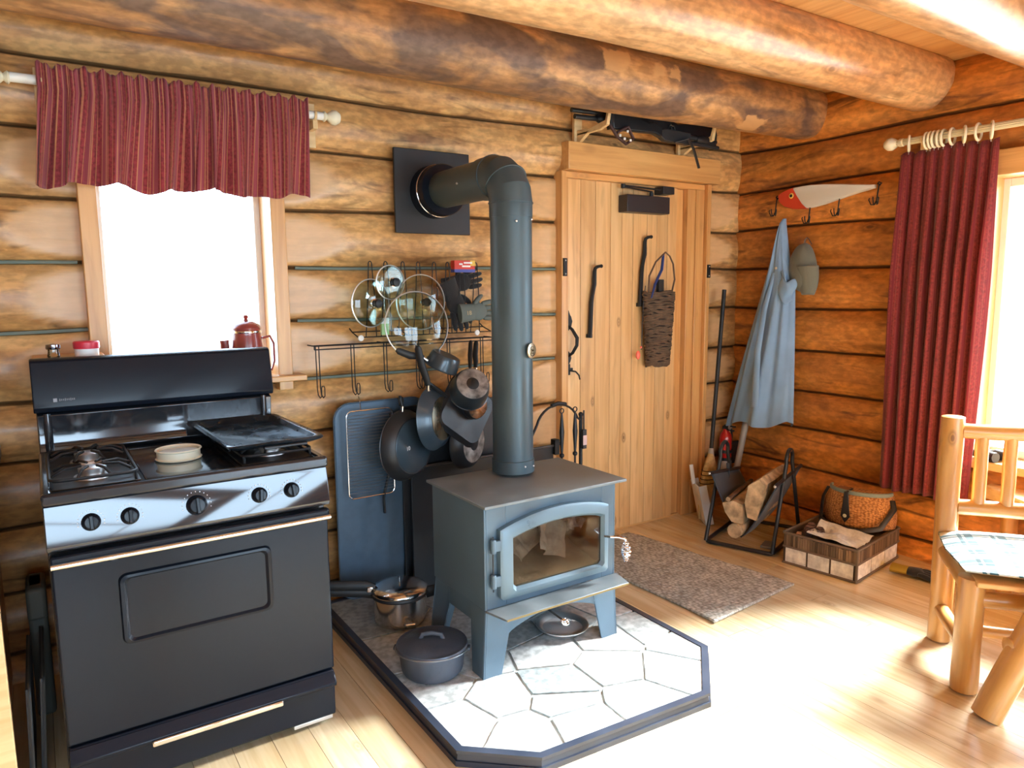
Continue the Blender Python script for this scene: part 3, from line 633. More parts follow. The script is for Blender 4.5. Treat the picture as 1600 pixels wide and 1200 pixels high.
for k, (dx, t) in enumerate(((0, 2), (.026, 3.5))):
    o = thing('baking_sheet', ['dark baking sheet standing in the gap against the cabinet', 'dark baking sheet standing in the gap nearer the range'][k], 'baking sheet', (-.716+dx, -.62+k*.05, .0), group=None)
    X = Matrix.Rotation(math.radians(t), 4, 'Y')
    mb = MB(); mb.b2(-.003, .003, -.2, .2, .002, .33, X); mb.build('sheet', BLACKR, o, bevel=.001)
    mb = MB(); mb.tube([(0.006, y, z) for y, z in rrect(-.2, .2, .006, .33, .02)], .005, 6, closed=True, X=X); mb.build('rolled_edge', plain('dull_edge_metal', (.09, .09, .09), .5, metal=.4), o)
tag(MB().b2(-.70, -.645, -.36, -.24, 0.0, .47).b2(-.70, -.643, -.40, -.22, .36, .47).build('grey_canister', GREYP, bevel=.012), 'dim grey plastic box in the gap left of the range', 'box')

# ================================================================= valance and its rod
rd = thing('curtain_rod', 'white wooden curtain rod with round ends over the small window', 'curtain rod', (-.06, -.135, 2.162))
MB().tube([(-.545, 0, .003), (.53, 0, 0)], .0165, 16).build('rod', plain('white_rod', (.8, .8, .76), .35), rd)
for s_ in (-1, 1):
    MB().lathe([(.017, 0), (.022, .006), (.018, .012), (.012, .018), (.020, .026), (.030, .042), (.030, .056), (.020, .072), (0, .078)], tr(.53 if s_ > 0 else -.545, 0, 0) @ rot('Y', 90*s_), 20).build('finial', IVORY, rd)
    mb = MB(); mb.b2(-.010, .010, -.01, .135, -.055, -.018); mb.b2(-.022, .022, .06, .085, -.12, .06); mb.tube(arc(0, 0, .022, 150, 390, 12, plane='yz'), .006, 8)
    mb.build('bracket', BIRCHW, rd, X=tr(s_*.475+.02, 0, 0), bevel=.002)
def valance(u, v):
    uu = u+.008*math.sin(u*23)+.005*math.sin(u*57+1); ph = 2*PI*(uu*8.3+.35*math.sin(uu*11)); h = max(0, (v-.2)/.8)
    fine_ = .0055*math.sin(u*190+2*math.sin(u*31))+.003*math.sin(u*410)
    x = -.530+.930*u+.010*math.sin(ph+1.2)*h-h*(.040-.022*u)
    if v < .2:                                   # ruffle above the rod, then the rod pocket
        z = .052-.082*(v/.2)+.008*math.sin(u*95)*(1-v/.2)+.004*math.sin(u*210); d = .0285+fine_*1.1+.006*math.sin(v/.2*PI)*-1*0
    else:
        z = -.030-h*(.315+.010*math.sin(u*17+1)+.008*math.sin(u*38)); d = .0285+fine_*(1-h)**2+h**.7*(.022+.024*math.sin(ph)+.012*math.sin(ph*2.3+1.7)+.006*math.sin(ph*4.1))*(1-.15*h)
        d = max(.006, d)
    return (x, -d, z)
vl = tag(MB().grid(valance, 420, 30, su=1.0).build('valance_curtain', FAB, solid=.003, ang=80), 'short gathered red striped valance over the small window', 'valance'); vl.location = (0, -.135, 2.162)

# ================================================================= stovepipe
sp = thing('stovepipe', 'black stovepipe rising from the wood stove and turning into the wall', 'stovepipe', (1.0, -.75, .70))
PR = .083
MB().tube([(0, 0, .0), (0, 0, 1.085)], PR, 40).build('upright_pipe', PIPE, sp)
mb = MB(); mb.lathe([(PR+.004, 0), (PR+.004, .05), (PR+.001, .052)], None, 40); mb.build('lower_collar', PIPE, sp)
el = []
for k in range(5):
    a = math.radians(90*k/4); rad = .115
    el.append((0, rad-rad*math.cos(a), 1.075+rad*math.sin(a)))
mb = MB()
# gored elbow: each gore is a straight short drum, mitred at the joints
mb.tube([(0, 0, 1.02)]+el+[(0, .19, 1.19)], PR+.003, 40)
mb.build('elbow', PIPE, sp, ang=12)
for k in (0, 1, 2, 3, 4):
    a = math.radians([0, 22, 45, 68, 90][k]); c = Vector((0, .115-.115*math.cos(a), 1.075+.115*math.sin(a))); t = Vector((0, math.sin(a), math.cos(a)))
    if k in (0, 2, 4):
        q = Vector((0, 0, 1)).rotation_difference(t).to_matrix().to_4x4(); MB().lathe([(PR+.001, -.003), (PR+.0065, -.002), (PR+.0065, .002), (PR+.001, .003)], tr(*c) @ q, 40).build('elbow_seam', PIPE, sp)
MB().tube([(0, .15, 1.19), (0, .70, 1.19)], PR-.002, 40).build('horizontal_pipe', PIPE, sp)
XW = tr(0, .70, 1.19) @ rot('X', 90)
mb = MB(); mb.lathe([(.135, -.02), (.135, .008), (.128, .010), (.118, .06), (.116, .15), (.112, .155), (.085, .155)], XW, 44); mb.build('wall_collar', BLACK, sp)
mb = MB(); mb.lathe([(.1165, .10), (.119, .102), (.119, .108), (.1165, .11)], XW, 44); part_label(mb.build('collar_band', CHROME, sp), 'bright metal band round the wall collar')
mb = MB(); mb.b2(-.195, .195, .655, .672, 1.0, 1.378); mb.build('wall_plate', BLACKR, sp, bevel=.003)
for x, y, z in ((-.03, -.083, 1.0), (.05, -.07, 1.01), (-.084, .28, 1.18), (.0, -.086, .03), (.05, -.073, .025)): MB().ball((x, y, z), .005).build('screw', ALU, sp)
# thermometer on the pipe
XT = tr(1.033, -.829, 1.198) @ rot('Z', 24) @ rot('X', 90)
tm = thing('stovepipe_thermometer', 'small round coiled brass thermometer stuck on the stovepipe', 'thermometer'); tm.matrix_world = XT @ tr(0, 0, .006)
MB().lathe([(.0, -.002), (.030, -.002), (.031, .002), (.026, .004), (0, .004)], None, 30).build('face', plain('brass_face', (.55, .45, .30), .3, metal=.8), tm)
mb = MB(); mb.tube([((.005+.0008*k)*math.cos(k*.55), (.005+.0008*k)*math.sin(k*.55), .007) for k in range(26)], .0016, 6); mb.tube([(0, 0, .003), (0, 0, .012)], .003, 8); mb.build('coil', plain('dark_brass', (.2, .15, .09), .4, metal=.8), tm)

# ================================================================= hearth
he = thing('hearth_pad', 'stone topped hearth pad with dark trim under the wood stove', 'hearth pad', (.9, -.85, 0))
HP = [(.362, -.12), (.362, -1.384), (.561, -1.56), (1.248, -1.605), (1.500, -1.372), (1.505, -.12)]
cxh, cyh = .9, -.85
def shrink(poly, d):
    n = len(poly); out = []
    for i in range(n):
        p0, p1, p2 = Vector(poly[i-1]), Vector(poly[i]), Vector(poly[(i+1) % n])
        a = (p1-p0).normalized(); b = (p2-p1).normalized(); na = Vector((-a.y, a.x)); nb = Vector((-b.y, b.x)); m = (na+nb); m = m/max(.2, m.dot(na)); out.append(tuple(p1+m*d))
    return out
L_ = [(x-cxh, y-cyh) for x, y in HP]
mb = MB(); h1 = shrink(L_, .030); mb.prism(L_, 0, .018); mb.prism(shrink(L_, .006), .018, .040, top=shrink(L_, .010)); n = len(L_)
a_ = shrink(L_, .012)
vs = [(x, y, .040) for x, y in shrink(L_, .004)]+[(x, y, .050) for x, y in shrink(L_, .004)]+[(x, y, .050) for x, y in h1]+[(x, y, .030) for x, y in h1]
mb.add(vs, [(k*n+i, k*n+(i+1) % n, (k+1)*n+(i+1) % n, (k+1)*n+i) for k in range(3) for i in range(n)])
mb.build('trim', TRIMDK, he, ang=30)
MB().prism(h1, .02, .041).build('grout', GROUT, he, flat=True)
seeds = [(0.02, .55), (.30, .5), (-.35, .45), (-.38, .12), (-.1, .2), (.2, .2), (.45, .28), (.52, .02), (.26, -.03), (-.42, -.18), (-.2, -.08), (.05, -.17), (-.44, -.40), (-.27, -.36), (-.05, -.41), (.20, -.42), (.33, -.24), (.50, -.26), (-.30, -.57), (-.12, -.63), (.13, -.65), (.36, -.56), (.53, -.45), (.55, .52), (-.10, -.5), (.02, -.0)]
def clip(poly, nx, ny, c):
    out = []
    for i in range(len(poly)):
        p, q = poly[i], poly[(i+1) % len(poly)]; dp, dq = p[0]*nx+p[1]*ny-c, q[0]*nx+q[1]*ny-c
        if dp <= 0: out.append(p)
        if dp*dq < 0: t = dp/(dp-dq); out.append((p[0]+(q[0]-p[0])*t, p[1]+(q[1]-p[1])*t))
    return out
mb = MB(); tones = []; rs2 = random.Random(5)
for i, s_ in enumerate(seeds):
    poly = h1[:]
    for j, t_ in enumerate(seeds):
        if i == j or not poly: continue
        nx, ny = t_[0]-s_[0], t_[1]-s_[1]; l = math.hypot(nx, ny); nx /= l; ny /= l
        poly = clip(poly, nx, ny, (t_[0]+s_[0])/2*nx+(t_[1]+s_[1])/2*ny-.006)
    if len(poly) < 3: continue
    # ragged edges
    rag = []
    for k in range(len(poly)):
        p, q = Vector(poly[k]), Vector(poly[(k+1) % len(poly)]); m_ = max(1, int((q-p).length/.03))
        for z in range(m_):
            w_ = p.lerp(q, z/m_); e = .003; rag.append((w_.x+e*noise.noise((w_.x*25, w_.y*25, i)), w_.y+e*noise.noise((w_.x*25, w_.y*25, i+9))))
    nv = len(mb.v); mb.prism(rag, .041, .047); tn = [.0, .55, .2, .9, .35, .75, 1.0, .45][rs2.randrange(8)]; tones += [tn]*(len(mb.v)-nv)
mb.at = {'tone': tones}; mb.build('flagstones', STONE, he, ang=20)
HZ = .047

# ================================================================= wood stove
SA = 0.0
ws = thing('wood_stove', 'blue-grey steel wood stove with arched glass door on the hearth', 'wood stove', (.986, -.850, HZ), SA)
bx0, bx1, by0, by1, bz0, bz1 = -.315, .300, -.206, .192, .243, .630
mb = MB(); t_ = .008
mb.b2(bx0, bx0+t_, by0, by1, bz0, bz1); mb.b2(bx1-t_, bx1, by0, by1, bz0, bz1); mb.b2(bx0+t_, bx1-t_, by1-t_, by1, bz0, bz1); mb.b2(bx0+t_, bx1-t_, by0+.002, by1-t_, bz0, bz0+t_)
# front plate with the opening
wx0, wx1, wz0, wz1 = -.203, .210, .313, .530
mb.b2(bx0+t_, wx0-.02, by0, by0+t_, bz0, bz1); mb.b2(wx1+.02, bx1-t_, by0, by0+t_, bz0, bz1); mb.b2(wx0-.02, wx1+.02, by0, by0+t_, bz0, wz0-.02); mb.b2(wx0-.02, wx1+.02, by0, by0+t_, wz1+.02, bz1)
mb.build('firebox', STOVE, ws, bevel=.002)
mb = MB(); mb.b2(-.331, .331, -.240, .212, bz1, bz1+.011); mb.build('top_plate', STOVETOP, ws, bevel=.002)
mb = MB(); mb.b2(bx0+.02, bx0+.045, by0+.03, by1-.03, bz0+.02, bz1-.03); mb.b2(bx1-.045, bx1-.02, by0+.03, by1-.03, bz0+.02, bz1-.03); mb.b2(bx0+.045, bx1-.045, by1-.055, by1-.03, bz0+.02, bz1-.03); mb.b2(bx0+.02, bx1-.02, by0+.03, by1-.03, bz1-.03, bz1-.015)
mb.build('firebrick', SMOKE, ws, bevel=.002)
mb = MB(); mb.grid(lambda u, v: (bx0+.045+(bx1-bx0-.09)*u, by0+.012+(by1-by0-.08)*v, bz0+.035+.10*v*(1-.4*u)+.02*noise.noise((u*6, v*6, 0))), 40, 24); mb.build('ash_bed', EMBER, ws)
# door: arched cast frame
def arch_top(x, xa, xb, zs, rise): u = (x-xa)/(xb-xa); return zs+rise*math.sin(PI*min(1, max(0, .5*u**.8+0.0)))**1.0
dx0, dx1, dz0 = -.262, .245, .276
def outer(n=16): 
    top = [(dx1+(dx0-dx1)*k/n, .523+.062*(1-((dx1+(dx0-dx1)*k/n-dx1+.05)/(dx0-dx1))**2) if True else 0) for k in range(n+1)]
    return [(dx0, dz0), (dx1, dz0)]+top
def ring(x0, x1, z0, zl, zr, n=16, r=.012):
    pts = [(x0+r, z0), (x1-r, z0), (x1, z0+r)]
    for k in range(n+1):
        u = 1-k/n; pts.append((x0+(x1-x0)*u, zl+zr*(1-abs(2*u-1.08)**2.0/1.1664)-.004*(u > .99)))
    pts.append((x0, z0+r)); return pts
A = ring(dx0, dx1, dz0, .540, .046); B = ring(dx0+.010, dx1-.010, dz0+.010, .531, .045)
Cc = ring(wx0-.010, wx1+.010, wz0-.010, .509, .032); D = ring(wx0, wx1, wz0, .499, .032)
n = len(A); yf = by0-.030
pts = [(x, by0-.002, z) for x, z in A]+[(x, yf+.006, z) for x, z in A]+[(x, yf, z) for x, z in B]+[(x, yf-.002, z) for x, z in Cc]+[(x, yf+.012, z) for x, z in D]+[(x, by0-.002, z) for x, z in D]
fs = [(k*n+i, k*n+(i+1) % n, (k+1)*n+(i+1) % n, (k+1)*n+i) for k in range(5) for i in range(n)]
mb = MB().add(pts, fs); sd = mb.build('stove_door', plain('blue_grey_cast_door', (.115, .175, .22), .38, metal=.25, var=.08), ws, ang=30)
mb = MB(); mb.prism(D, 0, .003, tr(0, yf+.016, 0) @ XZ); part_label(mb.build('door_glass', STOVEG, sd, flat=True), 'smoky stove glass')
for hz in (.353, .485):
    mb = MB(); mb.b2(-.294, -.256, yf+.004, by0-.002, hz-.020, hz+.020); mb.tube([(-.288, yf+.012, hz-.026), (-.288, yf+.012, hz+.026)], .010, 12); mb.build('hinge', STOVE, ws, bevel=.003)
MB().tube([(-.288, yf+.014, .315), (-.288, yf+.014, .52)], .003, 6).build('hinge_pin', BLACKR, ws)
# handle with coil grip
mb = MB(); mb.tube([(.222, yf, .425), (.226, yf-.030, .430), (.250, yf-.045, .430), (.280, yf-.050, .418), (.288, yf-.052, .405)], .0055, 8); hn = mb.build('door_handle', CHROME, sd)
mb = MB(); mb.tube([(.288+(.006+.013*math.sin(PI*min(1, k/96+.06))**1.2)*math.cos(k*.7), yf-.052+(.006+.013*math.sin(PI*min(1, k/96+.06))**1.2)*math.sin(k*.7), .405-k*.00088) for k in range(97)], .0026, 6)
part_label(mb.build('coil_grip', CHROME, hn), 'bright coiled wire grip')
# ash lip
mb = MB(); mb.prism([(-.315, by0), (-.290, -.310), (.285, -.310), (.310, by0)], .236, .244); mb.build('ash_lip', STOVETOP, ws, bevel=.002)
MB().b2(-.288, .283, -.3125, -.310, .2365, .2425).build('lip_edge', plain('dull_gold_edge', (.20, .14, .05), .5, metal=.4), ws)
# pedestal: four tapering angle legs with aprons
def leg(sx_, sy_):
    mb = MB(); x = bx0+.002 if sx_ < 0 else bx1-.002; y = by0-.002 if sy_ < 0 else by1-.01
    s = -sx_; q = -sy_
    top, bot = .240, 0
    # front face and side face, tapering to the foot
    o = .0
    xo_t, xo_b = x, x+sx_*.012
    def quad(pp, th):      # a plate given by (x, y, z) corners, thickened by the vector th
        k = len(pp); mb.add([tuple(q_) for q_ in pp]+[tuple(Vector(q_)+Vector(th)) for q_ in pp], [tuple(range(k)), tuple(reversed(range(k, 2*k)))]+[(i, (i+1) % k, k+(i+1) % k, k+i) for i in range(k)])
    ox, oy = (-.030 if sx_ < 0 else -.008), (-.026 if sy_ < 0 else .0)
    quad([(x+ox, y+oy, 0), (x+ox+s*.078, y+oy, 0), (x+s*.105, y, .165), (x+s*.105, y, top), (x, y, top)], (0, q*.006, 0))
    quad([(x+ox, y+oy, 0), (x+ox, y+oy+q*.078, 0), (x, y+q*.11, .165), (x, y+q*.11, top), (x, y, top)], (s*.006, 0, 0))
    mb.build('leg', STOVE, ws, bevel=.001)
for a in (-1, 1):
    for b in (-1, 1): leg(a, b)
mb = MB(); n = 20; pr = [(-.225, .240)]+[(-.225+.44*k/n, .125+.055*math.sin(PI*k/n)**.7) for k in range(n+1)]+[(.215, .240)]
mb.prism(list(reversed(pr)), 0, .005, tr(0, by0+.003, 0) @ XZ)
mb.b2(bx0+.004, bx0+.009, -.15, .12, .17, .25); mb.b2(bx1-.009, bx1-.004, -.15, .12, .17, .25); mb.b2(-.225, .215, by1-.012, by1-.007, .17, .25)
mb.build('apron', STOVE, ws, bevel=.001)
mb = MB(); mb.prism(rrect(.190, .270, .160, .188, .010), 0, .003, tr(0, by0-.002, 0) @ XZ); npl = mb.build('nameplate', plain('grey_nameplate', (.16, .22, .26), .4, metal=.5), ws)
mb = MB()
for k in range(7): mb.b2(.198+k*.0095, .204+k*.0095, by0-.0062, by0-.005, .1685 if k % 2 else .1665, .1805)
mb.build('nameplate_letters', plain('dark_letter', (.02, .03, .04), .5), npl)
mb = MB(); mb.tube([(-.09, -.19, .228), (-.09, -.37, .215)], .004, 8); ar = mb.build('air_control_rod', BLACKR, ws)
mb = MB(); mb.tube([(-.09+.011*math.sin(PI*(k/60*.9+.1))*math.cos(k*.7), -.37-k*.0006, .213+.011*math.sin(PI*(k/60*.9+.1))*math.sin(k*.7)) for k in range(61)], .0026, 6); part_label(mb.build('coil_knob', CHROME, ar), 'bright coil knob')
# papers inside the firebox
def in_stove(x, y, z): return Matrix.Translation((.986, -.850, HZ)) @ Matrix.Rotation(SA, 4, 'Z') @ Vector((x, y, z))
def crumple(name, label, cat, mat, loc, sx_, sy_, rx, seed, group=None, amp=.02, fold=.5):
    mb = MB(); mb.grid(lambda u, v: ((u-.5)*sx_, (v-.5)*sy_, amp*noise.noise((u*3+seed, v*3, seed))+amp*.6*abs(math.sin(u*7+seed))+fold*sx_*abs(u-.5)), 16, 12)
    o = mb.build(name, mat, solid=.002, flat=True); o.location = loc; o.rotation_euler = rx; return tag(o, label, cat, group)
crumple('crumpled_newspaper', 'sheet of newspaper leaning in the middle of the stove firebox', 'newspaper', PAPER, in_stove(.03, -.10, .425), .15, .15, (1.15, .5, .15), 3)
crumple('crumpled_newspaper', 'folded newsprint lying at the left inside the stove firebox', 'newspaper', PAPER, in_stove(-.07, -.06, .405), .16, .10, (.95, -.35, .3), 8)
o = MB()
for k in range(5): o.grid(lambda u, v, k=k: ((u-.5)*.06+.028*noise.noise((u*3, v*3, k*3)), (v-.5)*.05+.03*noise.noise((u*4, v*3, k*5+2)), .035*noise.noise((u*4, v*4, k+.5))+k*.012), 8, 8)
o = o.build('crumpled_magazine_page', PAPERC, solid=.001, flat=True); o.location = in_stove(.155, -.09, .455); o.rotation_euler = (1, 0, .2); tag(o, 'crumpled coloured page at the right inside the stove firebox', 'magazine page')

# pie tin under the stove
pt = thing('pie_tin', 'metal pie tin of ash under the front of the stove', 'pie tin', (1.105, -.945, HZ))
MB().lathe([(0, 0), (.070, 0), (.098, .028), (.108, .030), (.108, .033), (.096, .031), (.068, .003), (0, .003)], None, 36).build('tin', ALU, pt)
MB().lathe([(.085, .018), (.05, .022), (0, .026)], None, 30).build('ash', plain('white_ash', (.55, .53, .52), .9, bump=.5), pt)

# dutch oven
do = thing('dutch_oven', 'black cast iron dutch oven on the hearth beside the stove front leg', 'dutch oven', (.52, -.925, HZ), math.radians(-35))
MB().lathe([(0, .006), (.100, .006), (.112, .02), (.122, .095), (.128, .098), (.128, .104), (.116, .104), (.105, .02), (0, .014)], None, 44).build('pot', CAST, do)
for k in range(3): a = 2*PI*k/3+.4; MB().lathe([(.008, 0), (.010, .012)], tr(.085*math.cos(a), .085*math.sin(a), 0), 10).build('foot', CAST, do)
mb = MB(); mb.lathe([(.130, .103), (.132, .108), (.129, .116), (.122, .114), (.110, .118), (.05, .130), (0, .133)], None, 44); ld = mb.build('lid', CAST, do)
mb = MB(); mb.tube([(-.042, 0, .126), (-.034, 0, .144), (0, 0, .150), (.034, 0, .144), (.042, 0, .126)], .006, 8, flat=1.4); mb.build('lid_handle', CAST, ld)
mb = MB(); mb.tube([(.134*math.cos(math.radians(a)), .134*math.sin(math.radians(a)), .098-.012*math.sin(math.radians(a))) for a in range(-178, -1, 6)], .0028, 6); mb.build('bail', plain('grey_wire', (.3, .32, .34), .4, metal=.8), do)
for s_ in (-1, 1): MB().b2(s_*.131-.010, s_*.131+.010, -.014, .014, .088, .10).build('ear', CAST, do, bevel=.003)

# pressure cooker
pc = thing('pressure_cooker', 'stainless pressure cooker with black handle on the hearth near the wall', 'pressure cooker', (.600, -.47, HZ), math.radians(-26))
MB().lathe([(0, 0), (.098, 0), (.108, .012), (.110, .03), (.110, .125), (.114, .128), (.114, .134), (.104, .134)], None, 44).build('pot', STEEL, pc)
mb = MB(); mb.lathe([(.117, .128), (.119, .134), (.119, .142), (.113, .150), (.06, .165), (0, .168)], None, 44); pl_ = mb.build('lid', STEEL, pc)
MB().lathe([(.1175, .118), (.121, .124), (.1185, .133), (.112, .133)], None, 44).build('gasket', RUBBER, pc)
mb = MB(); mb.tube([(.0, 0, .165), (.0, 0, .195)], .0045, 8); mb.build('valve', CHROME, pl_)
mb = MB(); mb.tube([(-.105, 0, .145), (-.14, 0, .158), (-.30, .005, .165)], [.014, .016, .015], 10, flat=1.5); mb.tube([(-.105, 0, .118), (-.14, 0, .128), (-.29, .005, .138)], [.012, .014, .012], 10, flat=1.5); mb.build('long_handle', RUBBER, pc)
mb = MB(); mb.b2(-.135, -.108, -.018, .018, .135, .160); part_label(mb.build('handle_bracket', STEEL, pc, bevel=.004), 'bright handle bracket')
mb = MB(); mb.tube([(.11, 0, .115), (.155, 0, .125), (.165, 0, .12)], [.014, .014, .010], 10, flat=1.8); mb.build('helper_handle', RUBBER, pc)
mb = MB(); mb.tube([(.02, -.111, .02), (.03, -.135, .035), (.06, -.13, .035), (.07, -.10, .02)], .006, 8); mb.build('lower_handle', STEEL, pc)

# heat shields behind the stove
hs = thing('heat_shield', 'tall blue-grey sheet metal panel with rounded corners behind the pots', 'heat shield', (.90, -.155, HZ))
poly = rrect(-.452, .0, 0, .905, .075, 6)
mb = MB(); mb.prism(poly, 0, .012, XZ); mb.build('panel', SHIELD, hs, bevel=.003, ang=50)
mb = MB(); mb.tube([(x, -.012, z) for x, z in rrect(-.449, -.003, .003, .902, .073, 6)], .004, 6, closed=True); mb.build('rolled_edge', SHIELD, hs)
tall = thing('black_sheet_panel', 'tall matte black sheet standing behind the hanging pans and stovepipe', 'metal sheet', (1.06, -.185, HZ))
MB().b2(-.30, .30, 0, .010, 0, .865).build('sheet', BLACKR, tall, bevel=.002)
hb = thing('fireback_panel', 'low black panel standing close behind the wood stove', 'fireback', (1.20, -.235, HZ))
MB().b2(-.42, .39, 0, .012, 0, .585).build('panel', BLACKR, hb, bevel=.002)
mb = MB(); mb.tube([(-.42, -.004, .588), (.39, -.004, .588)], .007, 8); mb.build('top_edge', plain('brown_black_edge', (.05, .04, .035), .4), hb)
mb = MB(); mb.b2(.385, .415, -.02, .02, .54, .62); mb.b2(.41, .44, -.008, .008, .585, .60); mb.build('corner_bracket', IRON, hb, bevel=.003)
# fireplace tool stand
ts = thing('fireplace_tool_stand', 'black iron fireplace tool stand with arched top behind the stove', 'tool stand', (1.585, -.305, 0))
mb = MB(); mb.tube([(-.19+.0, 0, .70)]+[(-.02+.135*math.cos(math.radians(a)), 0, .735+.125*math.sin(math.radians(a))) for a in range(165, 10, -12)]+[(.125, 0, .765), (.135, 0, .775)], .008, 8, flat=.7)
mb.tube([(-.06, 0, .857), (-.02, 0, .866), (.03, 0, .857)], .011, 8); mb.build('arch', IRON, ts)
mb = MB(); mb.tube([(.128, 0, .79), (.128, 0, 0)], .010, 10); mb.ball((.128, 0, .795), .013); mb.build('post', IRON, ts)
MB().lathe([(.10, 0), (.10, .012), (.02, .02)], tr(.06, 0, 0), 24, 1.2, .7).build('base', IRON, ts)
for k, (x, l) in enumerate(((-.010, 'poker'), (.075, 'ash_shovel'))):
    o = thing('fireplace_'+l, ['black iron poker hanging left under the arched tool stand', 'black iron ash shovel hanging right under the arched tool stand'][k], 'fireplace tool', (1.585+x, -.325, .10))
    mb = MB(); mb.tube([(0, 0, .72), (0, 0, .68), (0, 0, .62), (0, 0, .56), (0, 0, .50), (0, 0, .10)], [.004, .008, .013, .009, .0055, .0055], 8); mb.ball((0, 0, .50), .013); mb.tube(arc(0, .73, .012, 0, 360, 12), .003, 6); mb.build('shaft', IRON, o)
    mb = MB()
    if k == 0: mb.tube([(0, 0, .12), (0, 0, .02), (.03, 0, .05)], [.006, .006, .003], 8)
    else: mb.prism([(-.05, 0), (.05, 0), (.045, .12), (-.045, .12)], 0, .004, XZ)
    mb.build('tip' if k == 0 else 'blade', IRON, o)
lt = thing('gas_lighter', 'black long-nosed lighter with pink label on the iron tool stand', 'lighter', (1.713, -.33, .62))
mb = MB(); mb.b2(-.012, .012, -.010, .008, 0, .10); mb.tube([(0, 0, .10), (0, 0, .20)], .0045, 8); mb.build('body', BLACKR, lt, bevel=.003); MB().b2(-.0122, .0122, -.0115, -.009, .02, .07).build('label_sticker', plain('pinkish_white_label', (.65, .45, .42), .5), lt)

# ================================================================= wire racks and what hangs on them
lr = thing('lid_rack', 'upper black wire lid rack on the log wall', 'wire rack', (.92, -.045, 1.22))
LX = [.642, .715, .798, .874, .955, 1.025, 1.101, 1.177]
def wire(pts, r=.0024, seg=6): return MB().tube(pts, r, seg)
for k, x in enumerate(LX):
    x -= .92
    wire([(x-.022, -.105, .015), (x-.012, -.12, .20), (x-.008, -.125, .33)]+[(x+.008*math.cos(math.radians(a)), -.125, .335+.012*math.sin(math.radians(a))) for a in range(180, -1, -30)]+[(x+.008, -.125, .33), (x+.018, -.12, .20), (x+.028, -.105, .015)]).build('wire_loop', IRON, lr)
mb = MB(); mb.tube([(-.335, -.105, .015), (.35, -.105, .015)], .003, 6); mb.tube([(-.335, -.03, .035), (.35, -.03, .035)], .003, 6)
for x in (-.335, -.10, .12, .35): mb.tube([(x, -.105, .015), (x, -.03, .035), (x, 0, .05)], .003, 6)
mb.build('base_rail', IRON, lr)
for x in (-.325, .27): MB().lathe([(.013, -.003), (.014, 0), (.012, .004), (0, .005)], tr(x, -.108, .012) @ rot('X', 90), 18).build('white_foot', WHITE, lr)
pr_ = thing('pot_rack', 'lower black wire hook rack holding the pans', 'wire rack', (.83, -.045, 1.0))
mb = MB(); 
for z in (.205, .190): mb.tube([(-.44, -.09, z), (.455, -.09, z)], .003, 6)
mb.tube([(-.44, -.06, .205), (.455, -.06, .205)], .003, 6)
for x in (-.44, -.12, .2, .455): mb.tube([(x, 0, .205), (x, -.06, .205), (x, -.09, .205), (x, -.09, .19)], .003, 6)
mb.build('rail', IRON, pr_)
HXS = [.402, .560, .715, .875, 1.04, 1.225]
for x in HXS:
    x -= .83; mb = MB()
    for s_ in (-.007, .007): mb.tube([(x+s_, -.09, .205), (x+s_, -.092, .02), (x+s_, -.10, -.005), (x+s_, -.125, -.015), (x+s_, -.145, -.005), (x+s_, -.146, .028)], .0023, 6)
    mb.tube([(x-.007, -.146, .028), (x-.004, -.146, .038), (x+.004, -.146, .038), (x+.007, -.146, .028)], .0023, 6)
    mb.build('hook', IRON, pr_)
def frame_nh(c, n, h):
    n = Vector(n).normalized(); h = Vector(h); h = (h-n*h.dot(n)).normalized(); y = n.cross(h)
    m = Matrix(((h.x, y.x, n.x, c[0]), (h.y, y.y, n.y, c[1]), (h.z, y.z, n.z, c[2]), (0, 0, 0, 1))); return m
LRIM = plain('pale_steel_rim', (.72, .74, .72), .3, metal=.55)
def glass_lid(label, x, y, z, r, n, knob=True, kx=0, grp=None, rimw=.0045):
    o = thing('glass_lid', label, 'pan lid'); o.matrix_world = frame_nh((x, y, z), n, (0, 0, 1))
    MB().lathe([(r, 0), (r*.86, r*.10), (r*.6, r*.19), (r*.3, r*.24), (.012, r*.255)], None, 44).build('glass', LIDG, o)
    MB().lathe([(r-.004, -.003), (r+.001, -.004), (r+.002, .002), (r-.002, .004), (r-.004, -.003)], None, 48).build('steel_rim', LRIM, o)
    if knob:
        MB().lathe([(.020, 0), (.020, .006), (.012, .008)], tr(0, 0, r*.25), 20).build('knob_base', CHROME, o)
        MB().lathe([(.010, .006), (.016, .012), (.020, .022), (.018, .032), (.010, .036), (0, .037)], tr(0, 0, r*.25), 22).build('knob', RUBBER, o)
    return o
glass_lid('glass lid with black knob standing furthest left in the upper wire rack', .635, -.180, 1.385, .105, (.30, -.95, -.02))
glass_lid('smallest glass lid with black knob, topmost in the upper wire rack', .722, -.20, 1.475, .075, (.20, -.98, 0))
glass_lid('glass lid with chrome-based black knob at the right end of the rack lids', .876, -.185, 1.385, .125, (.05, -1, 0))
gl = glass_lid('largest glass lid with wide steel rim in front of the other lids', .815, -.265, 1.285, .150, (-.05, -.97, .12), knob=False)
mb = MB(); mb.tube([(-.04, -.075, .03), (-.03, -.06, .045), (.03, -.055, .045)], .004, 8); mb.build('inner_handle_bar', CHROME, gl)
gp = thing('green_packet', 'small pale green and white packet tucked behind the largest lid', 'packet', (.71, -.150, 1.242)); MB().b2(-.018, .018, -.008, .008, 0, .075).build('packet', plain('pale_green_card', (.40, .62, .30), .5), gp); MB().b2(-.0185, .0185, -.0085, .0085, .05, .0755).build('white_top', WHITE, gp)
